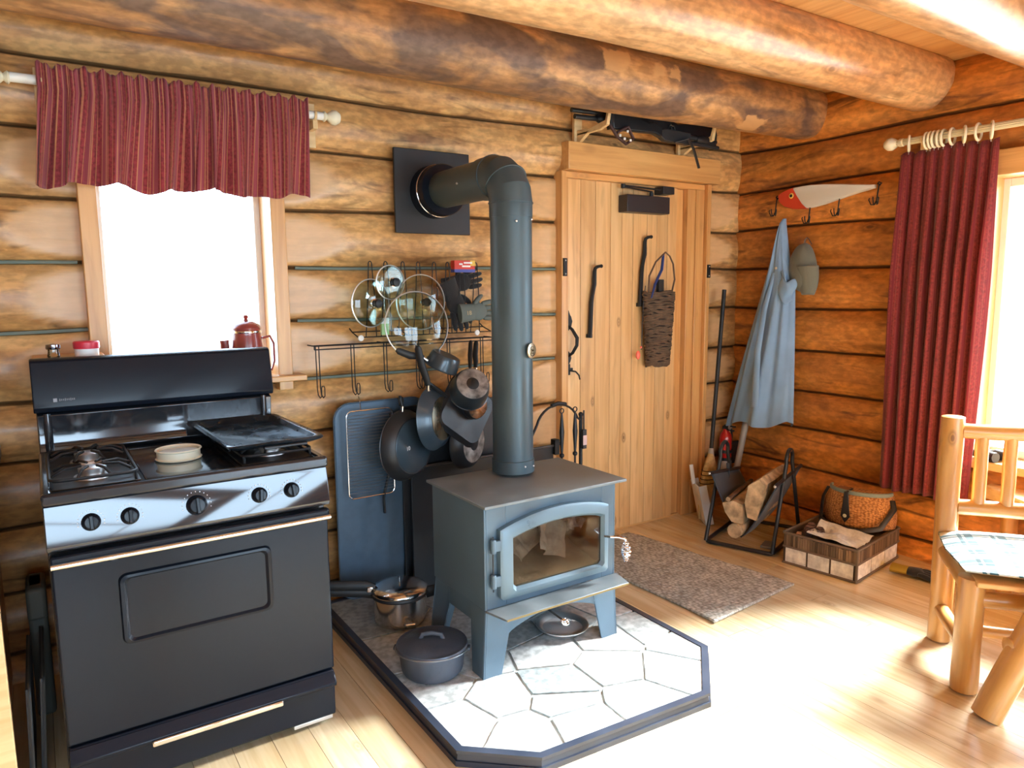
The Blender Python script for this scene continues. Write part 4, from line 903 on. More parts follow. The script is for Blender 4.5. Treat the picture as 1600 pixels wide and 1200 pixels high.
def pan(name, label, cat, c, n, h, rb, rr, dep, mat, bmat, hl=.17, hmat=RUBBER, seg=44, hr=.010, disc=None):
    o = thing(name, label, cat); o.matrix_world = frame_nh(c, n, h)
    MB().lathe([(0, 0), (rb*.96, 0), (rb, -.004), (rb+.6*(rr-rb), -dep*.35), (rr, -dep), (rr+.003, -dep-.002), (rr+.002, -dep-.005), (rr-.003, -dep-.003), (rb+.6*(rr-rb)-.004, -dep*.35), (rb-.006, -.006), (0, -.006)], None, seg).build('body', mat, o, ang=35)
    if bmat: MB().lathe([(0, .0015), ((disc or .9)*rb, .0015), ((disc or .9)*rb+.002, 0)], None, seg).build('base_disc', bmat, o)
    if bmat is CHAR: MB().lathe([(0, .0022), (.36*rb, .0022), (.38*rb, .001)], None, 28).build('dark_center', BLACKR, o)
    if hl:
        z = -dep+.008
        MB().tube([(rr-.004, 0, z), (rr+.025, 0, z+.006)], [hr*.9, hr*.8], 10, flat=1.2).build('handle_ferrule', STEEL, o)
        mb = MB(); mb.tube([(rr+.02, 0, z+.005), (rr+.05, 0, z+.004), (rr+hl*.6, 0, z-.004), (rr+hl, 0, z-.002), (rr+hl+.012, 0, z)], [hr*.8, hr, hr*1.15, hr, hr*.6], 10, flat=1.5); mb.build('handle', hmat, o)
    return o
sk = pan('frying_pan', 'largest black frying pan with its bottom to the room, hanging leftmost', 'frying pan', (.760, -.315, .755), (.41, -.91, .05), (-.08, 0, 1), .130, .158, .055, BLACKR, NONST, hl=.055, hr=.008)
mb = MB(); mb.tube([(.205+.014*math.cos(math.radians(a)), .014*math.sin(math.radians(a)), -.045) for a in range(0, 360, 24)], .004, 8, closed=True); mb.build('hanging_ring', IRON, sk)
text_part('size_lettering', '10', .026, plain('white_ink', (.7, .7, .7), .5), sk, tr(-.01, .055, .003) @ rot('Z', -90))
pan('frying_pan', 'grey frying pan with brown scorched bottom edge, handle pointing up left', 'frying pan', (.875, -.375, .875), (.55, -.82, .08), (-.48, .3, .85), .105, .140, .048, NONST, plain('scorched_brown', (.10, .075, .045), .3, metal=.6, var=.9, vscale=9), hl=.19, hr=.011)
pan('frying_pan', 'frying pan with white charred bottom, lowest beside the stovepipe', 'frying pan', (1.060, -.33, .735), (.48, -.87, .0), (.1, .1, 1), .102, .128, .05, BLACKR, CHAR, hl=.16)
pan('saucepan', 'blue-grey saucepan, worn bottom tilted up, handle hooked beside the stovepipe', 'saucepan', (.985, -.455, 1.03), (-.22, -.80, .48), (.30, .35, 1), .076, .090, .088, NONST, CHAR, hl=.15, disc=.92)
pan('saucepan', 'small blue-grey saucepan lying sideways, handle pointing left on the hook rack', 'saucepan', (.910, -.36, 1.155), (.30, -.25, .85), (-1, .18, .22), .066, .074, .062, NONST, None, hl=.135)
pan('saucepan', 'small saucepan with scorched copper bottom below the worn saucepan', 'saucepan', (1.035, -.415, .915), (.15, -.95, -.1), (0, 0, 1), .056, .062, .030, BLACKR, COPPER, hl=.0)
pan('saucepan', 'dark blue pan half hidden behind the stovepipe', 'saucepan', (1.150, -.235, .975), (.2, -.95, .1), (.2, 0, 1), .065, .075, .05, NONST, None, hl=.14)
gd = thing('square_griddle_pan', 'dark square griddle pan with rounded corners, hung corner down', 'griddle pan'); gd.matrix_world = frame_nh((1.005, -.372, .895), (.14, -.97, .16), (-.80, 0, .62))
mb = MB(); o_ = rrect(-.135, .135, -.135, .135, .05, 6); n = len(o_); r2 = rrect(-.130, .130, -.130, .130, .048, 6); r3 = rrect(-.118, .118, -.118, .118, .044, 6)
pts = [(x, y, -.030) for x, y in o_]+[(x, y, -.024) for x, y in o_]+[(x, y, -.020) for x, y in r2]+[(x, y, 0) for x, y in r3]
mb.add(pts, [(k*n+i, k*n+(i+1) % n, (k+1)*n+(i+1) % n, (k+1)*n+i) for k in range(3) for i in range(n)]+[tuple(range(3*n, 4*n))]); mb.build('body', BLACKR, gd, ang=50)
mb = MB(); mb.tube([(.115, 0, -.024), (.17, 0, -.02), (.24, 0, -.02)], [.009, .011, .008], 10, flat=1.5); mb.build('handle', RUBBER, gd)
# cooling rack hung in front of the shield
cr = thing('cooling_rack', 'silver wire cooling rack hanging flat before the blue-grey panel', 'cooling rack', (.585, -.215, .53))
mb = MB(); mb.tube([(x, 0, z) for x, z in rrect(-.095, .12, 0, .39, .025)], .0032, 8, closed=True); mb.build('rim_wire', STEEL, cr)
mb = MB()
for k in range(26): z = .025+k*.0138; mb.tube([(-.094, -.002, z), (.119, -.002, z)], .0015, 5)
mb.build('wire_grid', plain('dim_wire', (.28, .29, .31), .35, metal=.8), cr)
wire([(-.03, 0, .39), (-.03, .0, .43), (-.025, .03, .45)], .0025).build('hanger', STEEL, cr)
st = thing('hanging_spatula', 'black curved spatula handle hanging below the pans', 'spatula', (.70, -.20, .44)); mb = MB(); mb.tube([(-.045, -.01, 0), (-.048, -.01, .07), (-.03, -.01, .14), (-.005, 0, .20), (0, 0, .45)], [.010, .010, .009, .007, .005], 8, flat=.6); mb.build('handle', BLACKR, st)
# gloves and match box in the rack
def glove(name, label, cat, mat, loc, R3, s=1, cuffmat=None, group=None):
    o = thing(name, label, cat); o.matrix_world = tr(*loc) @ R3
    mb = MB(); mb.ball((0, 0, 0), .05*s, sc_=(1.05, .9, .42), seg=16)
    for k, (yy, ln) in enumerate(((.034, .062), (.012, .075), (-.011, .070), (-.032, .055))):
        mb.tube([(.02*s, yy*s, 0), (.05*s, yy*1.12*s, .002), ((.05+ln*.5)*s, yy*1.2*s, -.006*s), ((.045+ln)*s, yy*1.22*s, -.016*s), ((.052+ln)*s, yy*1.22*s, -.019*s)], [.012*s, .0135*s, .0125*s, .0105*s, .004*s], 10)
    mb.tube([(-.02*s, .03*s, 0), (.005*s, .056*s, -.006*s), (.032*s, .072*s, -.012*s), (.045*s, .077*s, -.014*s)], [.014*s, .0135*s, .0115*s, .005*s], 10)
    mb.build('hand', mat, o, sub=1)
    mb = MB(); mb.tube([(-.025*s, 0, 0), (-.06*s, 0, 0), (-.10*s, 0, 0)], [.040*s, .042*s, .046*s], 16, flat=.45); mb.build('cuff', cuffmat or mat, o)
    return o
glove('oven_glove', 'black knit glove at the top right of the upper wire rack', 'glove', BLKFAB, (1.125, -.130, 1.475), rot('Y', -15) @ rot('X', 80), 1.0)
glove('oven_glove', 'black knit glove at the bottom left of the upper wire rack', 'glove', BLKFAB, (1.075, -.150, 1.375), rot('Y', 65) @ rot('X', 85), 1.15)
g2 = glove('oven_glove', 'grey-green padded glove with fingers pointing right in the rack', 'glove', GREYFAB, (1.175, -.190, 1.335), rot('Y', -4) @ rot('X', 85), 1.0)
text_part('glove_lettering', '18', .028, plain('tan_ink', (.45, .38, .22), .6), g2, tr(-.075, -.012, .021))
mbx = thing('match_box', 'red and blue paper box above the gloves in the upper rack', 'box', (1.105, -.175, 1.520))
MB().b2(-.055, .055, -.018, .018, 0, .055).build('box', plain('red_card', (.62, .05, .03), .5), mbx, bevel=.001)
MB().b2(-.0555, .0555, -.0185, .0185, 0, .014).build('blue_band', plain('blue_card', (.06, .08, .35), .5), mbx)
mb = MB()
for k, (x0, x1, z) in enumerate(((-.03, -.012, .034), (-.005, .040, .040), (-.015, .03, .024))): mb.b2(x0, x1, -.0192, -.018, z, z+.008)
mb.build('white_print', WHITE, mbx); MB().b2(.030, .0556, -.0190, .0185, .030, .0552).build('yellow_corner', plain('yellow_card', (.75, .5, .08), .5), mbx)

# ================================================================= long guns over the door
def shotgun(label, loc, R3, bl=.52):
    o = thing('shotgun', label, 'shotgun'); o.matrix_world = tr(*loc) @ R3      # local: muzzle at -x, butt at +x, z up
    G = plain('gun_black', (.012, .013, .016), .4, metal=.2); 
    mb = MB(); mb.tube([(-bl, 0, .012), (.10, 0, .012)], .0115, 14); mb.build('barrel', BLACKR, o)
    mb = MB(); mb.tube([(-bl+.02, 0, -.017), (-.06, 0, -.017)], .0125, 14); mb.build('magazine_tube', BLACKR, o)
    mb = MB(); mb.tube([(-min(.36, bl-.03), 0, -.014), (-min(.34, bl-.05), 0, -.014), (-.14, 0, -.014), (-.12, 0, -.014)], [.014, .022, .023, .016], 14, flat=1.1); mb.build('fore_end', G, o)
    mb = MB(); mb.prism([(-.06, -.034), (.13, -.034), (.17, -.02), (.165, .014), (.13, .030), (-.06, .030)], -.018, .018, XZ); mb.build('receiver', BLACKR, o, bevel=.004)
    mb = MB(); mb.tube([(.045, 0, -.034), (.055, 0, -.058), (.085, 0, -.062), (.105, 0, -.036)], .004, 8); mb.tube([(.075, 0, -.034), (.072, 0, -.050)], .003, 6); mb.build('trigger_guard', BLACKR, o)
    mb = MB(); mb.prism([(.155, .018), (.155, -.030), (.20, -.055), (.235, -.055), (.26, -.045), (.50, -.115), (.515, -.035), (.50, .022), (.27, .008), (.21, .004)], -.020, .020, XZ); mb.build('stock', G, o, bevel=.008)
    MB().prism([(.50, -.116), (.517, -.114), (.527, -.035), (.512, .023), (.50, .022)], -.021, .021, XZ).build('butt_pad', RUBBER, o, bevel=.003)
    return o
s1 = shotgun('black shotgun pointing left on the wooden pegs above the door', (2.24, -.215, 2.325), rot('Y', -1.5))
s2 = shotgun('second black shotgun pointing right, lying in front on the same pegs', (2.43, -.275, 2.245), rot('Y', 2) @ rot('Z', 180) @ rot('X', 180), bl=.30)
mb = MB(); mb.tube([(2.36, -.30, 2.215), (2.45, -.31, 2.24), (2.49, -.315, 2.19), (2.53, -.32, 2.09)], .011, 8, flat=.25); tag(mb.build('gun_sling', BLKFAB), 'black webbing sling end dangling over the door casing', 'gun sling')
for x, l in ((1.875, 'pale wooden gun peg bracket at the left above the door'), (2.645, 'pale wooden gun peg bracket at the right above the door')):
    b = thing('gun_bracket', l, 'gun bracket', (x, -.055, 2.19)); mb = MB(); mb.b2(-.026, .026, -.022, 0, 0, .17); mb.build('back_board', BIRCHW, b, bevel=.003)
    mb = MB(); mb.prism([(-.02, .045), (-.14, .030) if False else (-.20, .045), (-.26, .060), (-.275, .13), (-.262, .135), (-.245, .085), (-.12, .068), (-.02, .075)], -.010, .010, YZ); mb.prism([(-.02, .0), (-.13, .058), (-.02, .058)], -.010, .010, YZ); mb.build('peg', BIRCHW, b, bevel=.003)
ck = thing('beaded_cord', 'dark beaded cord with pale squares looped on the left gun peg', 'beaded cord', (1.98, -.31, 2.20)); mb = MB()
mb.tube([(-.085, .01, .06), (-.04, 0, .0), (.02, 0, -.03), (.07, 0, .0), (.03, .0, .055), (-.04, .005, .02)], .011, 8, flat=.7); mb.build('cord', plain('dark_red_black', (.05, .02, .02), .7), ck)
for x, z in ((-.03, .005), (.0, -.008), (.04, -.012), (.02, .03)): MB().box((x, -.011, z), (.012, .006, .012)).build('bead', WHITE, ck, bevel=.001)

# ================================================================= twig basket on the door
tb = thing('twig_basket', 'tall dark woven twig basket hanging on the door by a leather loop', 'basket', (2.47, -.085, .985))
mb = MB(); rb2 = random.Random(11)
nrow = 46; 
for k in range(nrow):
    z = .425*k/(nrow-1); t_ = k/(nrow-1); wx = .082+.034*t_+.003*rb2.uniform(-1, 1); wy = .042+.010*t_; ph = rb2.uniform(0, 6); pts = []
    for q in range(20):
        a = 2*PI*q/20; pts.append((wx*math.copysign(abs(math.cos(a))**.8, math.cos(a)), wy*math.sin(a)-.003, z+.005*math.sin(a*3+ph)+.004*math.sin(a*7+ph*2)))
    mb.tube(pts, .0062+.0015*rb2.random(), 6, closed=True)
mb.build('woven_body', BARK, tb)
mb = MB(); mb.lathe([(.078, 0), (.11, .425)], None, 20, 1, .42); mb.build('lining', plain('dark_lining', (.02, .013, .01), .9), tb)
mb = MB(); mb.tube([(-.10, -.02, .42), (-.105, -.03, .52), (-.07, -.045, .60), (-.01, -.062, .655)], .007, 7, flat=.5); mb.tube([(.09, -.02, .43), (.10, -.03, .50), (.075, -.04, .59), (.035, -.05, .635), (-.01, -.062, .655)], .007, 7, flat=.5); mb.build('leather_loop', plain('furred_leather', (.16, .10, .07), .8, bump=.5), tb)
MB().b2(-.03, .01, -.035, -.01, .40, .50).build('black_sheath', RUBBER, tb, bevel=.003)
bc = thing('blue_ribbon', 'dark blue ribbon hanging from the iron hook beside the twig basket', 'ribbon', (2.425, -.14, 1.42)); mb = MB(); mb.tube([(.025, 0, .21), (.01, -.003, .12), (-.04, -.002, .04), (-.065, 0, -.04)], [.010, .013, .012, .006], 8, flat=.3); mb.build('ribbon', BLUE, bc)
fl_ = thing('fishing_lure', 'small coral pink fishing lure dangling on a line by the twig basket', 'fishing lure', (2.315, -.085, 1.05)); wire([(.05, 0, .40), (.035, 0, .30), (.025, 0, .03)], .0022).build('line', IRON, fl_); MB().ball((0, 0, 0), .02, sc_=(.8, .5, 1.3)).ball((.022, 0, .045), .007).build('lure_body', PINK, fl_)

# ================================================================= corner: broom, dustpan, extinguisher, tube
br = thing('broom', 'corn broom with black handle leaning in the log corner', 'broom')
bt, bb = Vector((2.985, -.135, 1.43)), Vector((2.83, -.17, .0)); ax = (bt-bb).normalized()
br.matrix_world = tr(*bb) @ Vector((0, 0, 1)).rotation_difference(ax).to_matrix().to_4x4() @ rot('Z', 20)
MB().tube([(0, 0, .40), (0, 0, 1.43)], .013, 12).build('handle', RUBBER, br)
mb = MB(); mb.grid(lambda u, v: ((.018+.115*min(1, (1-v)*1.5)**.7-.045*(1-v)**3*0)*math.cos(2*PI*u)*(1-.10*(1-v)), (.018+.020*math.sin(PI*v))*math.sin(2*PI*u), .008+.40*v), 40, 10); mb.build('straw_head', STRAW, br)
mb = MB()
for z in (.30, .275, .25, .225): wd = .018+.115*min(1, (1-z/.4)*1.5)**.7+.002; mb.tube([(wd*math.cos(a*PI/12), .040*math.sin(a*PI/12), z) for a in range(24)], .0025, 5, closed=True)
mb.build('stitching', RUBBER, br)
MB().lathe([(.024, .37), (.016, .43), (.013, .44)], None, 16).build('collar', plain('pale_collar', (.45, .42, .38), .4), br)
dp = thing('dustpan', 'white plastic dustpan standing beside the broom', 'dustpan', (2.745, -.215, .002), math.radians(58))
mb = MB(); X = rot('X', -12); mb.b2(-.09, .09, -.004, .0, .0, .25, X); mb.b2(-.09, -.086, -.05, 0, 0, .25, X); mb.b2(.086, .09, -.05, 0, 0, .25, X); mb.b2(-.09, .09, -.05, 0, .0, .004, X); mb.build('pan', plain('off_white_plastic', (.72, .70, .66), .45), dp, bevel=.002)
MB().tube([(0, .055, .24), (0, .075, .36)], .012, 10, flat=.5).build('handle', WHITE, dp)
fe = thing('fire_extinguisher', 'red fire extinguisher in the corner behind the log carrier', 'fire extinguisher', (3.055, -.120, .20))
MB().lathe([(.036, 0), (.040, .006), (.040, .27), (.034, .30), (.018, .32), (.016, .335)], None, 28).build('cylinder', RED, fe)
mb = MB(); mb.lathe([(.0406, .04), (.0406, .13)], None, 28); mb.build('paper_label', plain('grey_white_label', (.5, .5, .52), .5), fe); MB().lathe([(.0408, .13), (.0408, .15)], None, 28).build('black_band', RUBBER, fe)
mb = MB(); mb.b2(-.013, .013, -.03, .02, .33, .352); mb.b2(-.008, .008, -.075, .01, .352, .36); mb.b2(-.008, .008, -.065, -.01, .325, .333); mb.build('valve_handle', RUBBER, fe, bevel=.003)
MB().lathe([(.015, 0), (.016, .006), (0, .008)], tr(-.005, -.033, .348) @ rot('X', 90), 18).build('gauge', ALU, fe)
mb = MB(); mb.tube([(.012, 0, .335), (.05, 0, .33), (.058, 0, .28), (.052, 0, .14)], .007, 8); mb.build('hose', RUBBER, fe)
mb = MB(); mb.lathe([(.044, .18), (.044, .20), (.042, .20), (.042, .18), (.044, .18)], None, 24); mb.b2(.03, .135, -.012, .012, .10, .24); mb.build('wall_bracket', IRON, fe)
vt = thing('vacuum_tube', 'grey plastic vacuum tube leaning under the blue garment', 'vacuum tube')
mb = MB(); mb.tube([(3.105, -.285, .78), (3.09, -.255, .60), (3.085, -.25, .59), (3.05, -.16, .0)], [.016, .016, .021, .019], 14); mb.build('tube', TUBEG, vt)
mb = MB()
for k in range(7): mb.lathe([(.017, 0), (.0205, .004), (.017, .008)], tr(3.093+.002*k, -.262-.004*k, .615+.02*k), 14)
mb.build('ribs', plain('light_grey_ribs', (.5, .5, .47), .4), vt)

# ================================================================= lure hook board, garment, cap
lb = thing('lure_coat_rack', 'red and white fishing lure shaped coat rack on the right log wall', 'coat rack', (3.178, -.675, 1.95))
YZm = Matrix(((0, 0, -1, 0), (-1, 0, 0, 0), (0, 1, 0, 0), (0, 0, 0, 1)))   # plan (u to the viewer's right, v up) on the right wall, thickness into the room
outl = [(-.295, .020), (-.285, -.015), (-.25, -.045), (-.20, -.062), (-.13, -.068), (-.07, -.066), (.00, -.055), (.10, -.034), (.20, -.014), (.29, .000), (.29, .018), (.20, .030), (.10, .044), (.0, .056), (-.08, .062), (-.15, .062), (-.20, .058), (-.25, .046), (-.28, .034)]
def insetp(p, k): c = Vector((-.05, .0)); return [tuple(c+(Vector(q)-c)*k) for q in p]
mb = MB(); mb.prism(outl, 0, .018, YZm); mb.prism(outl, .018, .030, YZm, top=insetp(outl, .93)); mb.build('white_body', LUREW, lb, ang=60)
head = [p for p in outl if p[0] <= -.20 or (p[1] < 0 and p[0] <= -.13)]
head = [(-.297, .020), (-.287, -.016), (-.252, -.047), (-.20, -.064), (-.13, -.070), (-.105, -.069), (-.135, -.04), (-.17, .01), (-.20, .060), (-.25, .048), (-.282, .036)]
mb = MB(); mb.prism(head, -.001, .019, YZm); hc = Vector((-.19, .0)); mb.prism(head, .019, .032, YZm, top=[(p[0]*.985-.003, p[1]*.93) for p in head]); part_label(mb.build('red_head', LURER, lb, ang=60), 'red painted lure head')
MB().lathe([(.016, 0), (.014, .003), (0, .003)], YZm @ tr(-.205, .012, .032), 20).build('eye', YEL, lb); MB().lathe([(.009, .003), (.008, .005), (0, .005)], YZm @ tr(-.205, .012, .032), 16).build('pupil', RUBBER, lb)
for (u, v0, dr_) in ((-.315, .005, 1), (-.088, -.055, 1), (.092, -.028, 1), (.312, .010, 0)):
    mb = MB(); mb.tube([(u, v0+.01, .014), (u, v0-.01, .018), (u-.004, v0-.075, .022)], .0035, 7)
    mb.tube([(u, v0, .01), (u+.012, v0+.012, .012), (u-.002, v0+.02, .012), (u-.010, v0+.008, .012)], .0035, 6)
    for (dx, dz) in ((-.038, .0), (.018, .018), (.002, .040)):
        mb.tube([(u-.004, v0-.075, .022), (u-.004+dx*.35, v0-.098, .022+dz*.4), (u-.004+dx*.8, v0-.096, .022+dz*.8), (u-.004+dx*1.15, v0-.070, .022+dz), (u-.004+dx*1.05, v0-.06, .022+dz)], .0032, 6)
    mb.v = [YZm @ p for p in mb.v]; mb.build('treble_hook', IRON, lb)
bpy.data.objects['treble_hook'].name = 'treble_hook'
# pale blue garment
def coat_fn(u, v):
    # u round the garment, v from hem to tip
    z = .60+1.235*v; dpt = .068*(1-v)**.45+.012
    def it(tb):
        for (p, q), (r_, t_) in zip(tb[:-1], tb[1:]):
            if z <= r_ or (r_, t_) == tb[-1]: k_ = min(1, max(0, (z-p)/(r_-p))); return q+(t_-q)*k_
    yl = it([(.60, -.118), (1.10, -.245), (1.45, -.335), (1.60, -.372), (1.84, -.417)]); yr = it([(.60, -.585), (1.20, -.555), (1.45, -.540), (1.60, -.488), (1.84, -.433)])
    yc = (yl+yr)/2; w = (yl-yr)/2; a = 2*PI*u; f = .16*math.sin(a*9+1.1)+.16*math.sin(a*5+.5+v*3)+.08*math.sin(a*14+v*5); q = (1-v)**.35
    y = yc+w*math.cos(PI-a)*(1+.15*f*q)*1.0; y = yc-w*math.cos(a)*(1+.12*f*q); x = 3.165-dpt-dpt*math.sin(a)*(1+1.0*f*q)
    hem = (.03*math.cos(a)+.018*math.sin(a*4))*(1-v)**5
    return (min(3.185, x), y, z+hem)
gm = thing('blue_garment', 'long pale blue cotton garment hanging from the leftmost lure hook', 'garment')
MB().grid(coat_fn, 200, 50).build('cloth', DENIM, gm, ang=80)
mb = MB(); mb.grid(lambda u, v: (3.085-.035*math.cos((u-.5)*3), -.47-.095*u-.015*math.sin(v*6), 1.52-.13*v-.06*u+.02*math.sin(u*8)), 14, 10)
mb.build('sleeve', DENIM, gm, solid=.018, sub=1); 
mb = MB(); mb.tube([(3.075, -.425, 1.52), (3.03, -.40, 1.30), (3.0, -.385, 1.05), (2.975, -.40, .72)], [.012, .018, .022, .026], 10, flat=.5); mb.build('front_placket', DENIM, gm)
MB().lathe([(.008, 0), (.007, .003), (0, .003)], tr(3.052, -.455, 1.545) @ rot('Y', -90), 12).build('button', CLAYW, gm)
cpb = thing('baseball_cap', 'olive grey cap hanging from the second lure hook', 'cap', (3.150, -.603, 1.525))
def cap_fn(u, v):      # crown: a soft dome hung on its side, narrow at the strap
    z = -.125+.285*u; e = max(0, 1-((u-.36)/.64)**2 if u > .36 else 1-((.36-u)/.36)**2)**.5; wl, wr_ = .108*e, .070*e; s_ = v*PI
    y = .012+(wl if math.cos(s_) > 0 else wr_)*math.cos(s_)+.025*(u-.4); return (-.075*math.sin(s_)*e**.8, y, z)
mb = MB(); mb.grid(cap_fn, 26, 24); mb.build('crown', GREYCAP, cpb, solid=.004)
mb = MB(); mb.grid(lambda u, v: (-.079*math.sin(math.acos(max(-1, min(1, (v*2-1)*.93))))*(1-.35*u)-.004, -.010+(v*2-1)*.074*(1-.5*u**3)-.01*u, .03-.165*u), 14, 18); mb.build('visor', GREYCAP, cpb, solid=.004)
mb = MB(); mb.tube([(-.005, -.015, .150), (-.012, .0, .182), (-.012, .010, .190), (-.012, .022, .180), (-.005, .035, .148)], .006, 7, flat=.5); mb.build('strap', plain('brown_strap', (.12, .07, .05), .6), cpb)
for y, z in ((.066, .03), (.062, -.055)): MB().lathe([(.0045, 0), (.0045, .003), (0, .003)], tr(-.058, y, z) @ rot('Y', -90), 10).build('eyelet', ALU, cpb)

# ================================================================= log carrier with firewood
lc = thing('log_carrier', 'black tube log carrier with dark canvas sling by the corner', 'log carrier', (2.775, -.575, .004), math.radians(20))
TU = .011; hx, hy = .255, .185
for s_ in (1, -1):
    pts = [(-hx, s_*hy, .012)]
    pts += [(-.055, s_*hy, .465)]+[(.062*math.cos(math.radians(a))+.0, s_*hy, .475+.062*math.sin(math.radians(a))) for a in range(165, 10, -25)]+[(.055, s_*hy, .465), (hx, s_*hy, .012)]
    MB().tube(pts, TU, 10).build('end_hoop', BLACKR, lc)
mb = MB(); mb.tube([(x, y, .011) for x, y in rrect(-hx, hx, -hy-.0, hy+.0, .03)], TU, 10, closed=True); mb.build('base_frame', BLACKR, lc)
def sling(u, v):
    y = .175-.36*v; k = abs(2*v-1); z = .055+((.345-.07*u) if v < .5 else .325+.015*u)*k**1.25; return (-.225+.45*u, y, z+.006*math.sin(u*7+v*4))
MB().grid(sling, 20, 26).build('canvas_sling', CANVAS, lc, solid=.005)
for s_, z in ((1, .402), (-1, .382)):
    MB().tube([(-.245, (.175 if s_ > 0 else -.185), z), (.245, (.175 if s_ > 0 else -.185), z-(.07 if s_ > 0 else -.015))], .010, 10).build('sling_bar', BLACKR, lc); 
mb = MB(); mb.ball((-.25, .175, .402), .008); b_ = mb.build('bar_end_cap', ALU, lc); mb = MB(); mb.ball((-.25, -.185, .382), .008); mb.build('bar_end_cap', ALU, lc)
mb = MB(); mb.tube([(-.20, .180, .40), (-.15, .165, .33), (-.06, .15, .30), (.02, .165, .33), (.05, .18, .40)], .009, 8, flat=.4); mb.build('carry_strap', CANVAS, lc)
def firewood(label, poly, x0, x1, y, z, rz=0, seed=0, tilt=0):
    o = thing('firewood', label, 'firewood'); o.matrix_world = tr(2.775, -.575, .004) @ rot('Z', 20) @ tr(0, y, z) @ rot('Z', rz) @ rot('Y', tilt)
    mb = MB(); n = 12; m_ = len(poly)*4; vs = []; fs = []
    dense = []
    for i in range(len(poly)):
        p, q = Vector(poly[i]), Vector(poly[(i+1) % len(poly)])
        for t in range(4): dense.append(p.lerp(q, t/4))
    for k in range(n+1):
        x = x0+(x1-x0)*k/n
        for p in dense: vs.append((x, p.x*(1+.10*noise.noise((x*4, p.x*8, seed))), p.y*(1+.12*noise.noise((x*4, p.y*9, seed+3)))))
    for k in range(n):
        for t in range(m_): fs.append((k*m_+t, k*m_+(t+1) % m_, (k+1)*m_+(t+1) % m_, (k+1)*m_+t))
    mb.add(vs, fs); mb.build('bark_and_sides', FBARK if seed % 2 else SPLIT, o, ang=50)
    MB().add([(x0-.001, v[1], v[2]) for v in vs[:m_]], [tuple(reversed(range(m_)))]).build('sawn_end', SPLIT, o)
    MB().add([(x1+.001, v[1], v[2]) for v in vs[-m_:]], [tuple(range(m_))]).build('sawn_end', SPLIT, o)
    return o
def mb_pts(l): return [Vector(p) for p in l]
firewood('broad split log standing up on the right of the canvas sling', [(-.020, -.10), (.030, -.09), (.048, -.01), (.030, .09), (-.03, .13), (-.060, .10), (-.045, .01)], -.24, .19, -.070, .275, 0, 2)
firewood('split log lying low on the left of the canvas sling', [(-.055, -.06), (.005, -.055), (.045, .0), (.060, .045), (.0, .065), (-.05, .05)], -.25, .18, .045, .200, 2, 4)
firewood('small rounded log at the bottom of the canvas sling', [(.04*math.cos(a*PI/5), .042*math.sin(a*PI/5)) for a in range(10)], -.27, .15, .004, .105, -3, 6)
firewood('thin dark stick with pale cut end on top of the firewood', [(.013*math.cos(a*PI/4), .013*math.sin(a*PI/4)) for a in range(8)], -.26, .2, .075, .275, 3, 1)
tag(MB().b2(-.05, .05, -.03, .03, 0, .012).build('paper_scrap', plain('grey_card', (.25, .24, .22), .8), loc=(2.72, -.72, .002), rz=.4), 'small grey cardboard scrap under the log carrier', 'paper scrap')

# ================================================================= birch bark box, creel, papers, cones
bk = thing('birch_bark_box', 'open wooden box with birch bark panels and twig rim by the right wall', 'box', (2.860, -1.065, .002), math.radians(8))
BX, BY, BH = .250, .188, .165
mb = MB()
for (x0, x1, y0, y1) in ((-BX, -BX+.012, -BY, BY), (BX-.012, BX, -BY, BY), (-BX, BX, -BY, -BY+.012), (-BX, BX, BY-.012, BY)): mb.b2(x0, x1, y0, y1, 0, BH)
mb.b2(-BX, BX, -BY, BY, 0, .01); mb.build('box', plain('brown_box_side', (.11, .07, .04), .8, var=.2), bk)
for f_ in range(2):
    n_ = 3
    for k in range(n_):
        if f_ == 0: a, b = -BY+.012+k*(2*BY-.016)/n_, -BY+.012+(k+1)*(2*BY-.016)/n_-.010; MB().b2(-BX-.004, -BX, a, b, .010, .090).build('birch_panel', BIRCH, bk, bevel=.001)
        else: a, b = -BX+.012+k*(2*BX-.016)/n_, -BX+.012+(k+1)*(2*BX-.016)/n_-.010; MB().b2(a, b, -BY-.004, -BY, .010, .090).build('birch_panel', BIRCH, bk, bevel=.001)
mb = MB(); rk = random.Random(2)
k = -BY
while k < BY-.006:
    w_ = rk.uniform(.009, .015); h_ = rk.uniform(.058, .066); mb.b2(-BX-.007, -BX, k, min(BY, k+w_)-.002, .094, .094+h_); k += w_
k = -BX
while k < BX-.006:
    w_ = rk.uniform(.009, .015); h_ = rk.uniform(.058, .066); mb.b2(k, min(BX, k+w_)-.002, -BY-.007, -BY, .094, .094+h_); k += w_
mb.build('twig_band', wood('split_twigs', (.30, .20, .12), (.16, .10, .06), (.05, .03, .02), 'z', stain=.2, knots=0, rough=.8, coat=0, island=.6), bk)
mb = MB()
for z in (.005, .092, .163): 
    mb.tube([(-BX-.006, -BY-.006, z), (-BX-.006, BY, z)], .006, 6); mb.tube([(-BX-.006, -BY-.006, z), (BX, -BY-.006, z)], .006, 6)
mb.tube([(-BX-.005, -BY-.005, 0), (-BX-.005, -BY-.005, BH+.004)], .007, 6); mb.tube([(-BX, BY, BH), (BX, BY, BH), (BX, -BY, BH)], .007, 6)
mb.build('twig_edges', plain('grey_brown_twig', (.17, .12, .085), .8, bump=.4), bk)
mb = MB(); mb.b2(-BX+.013, BX-.013, -BY+.013, BY-.013, .01, .135); mb.build('contents', plain('kindling_brown', (.12, .08, .05), .9, bump=1, bscale=20, var=.5, vscale=20), bk)
crumple('crumpled_newspaper', 'grey-white newspaper lying in the birch bark box before the creel', 'newspaper', PAPER, (2.74, -1.13, .165), .20, .26, (.1, -.12, .2), 5, amp=.025, fold=.10)
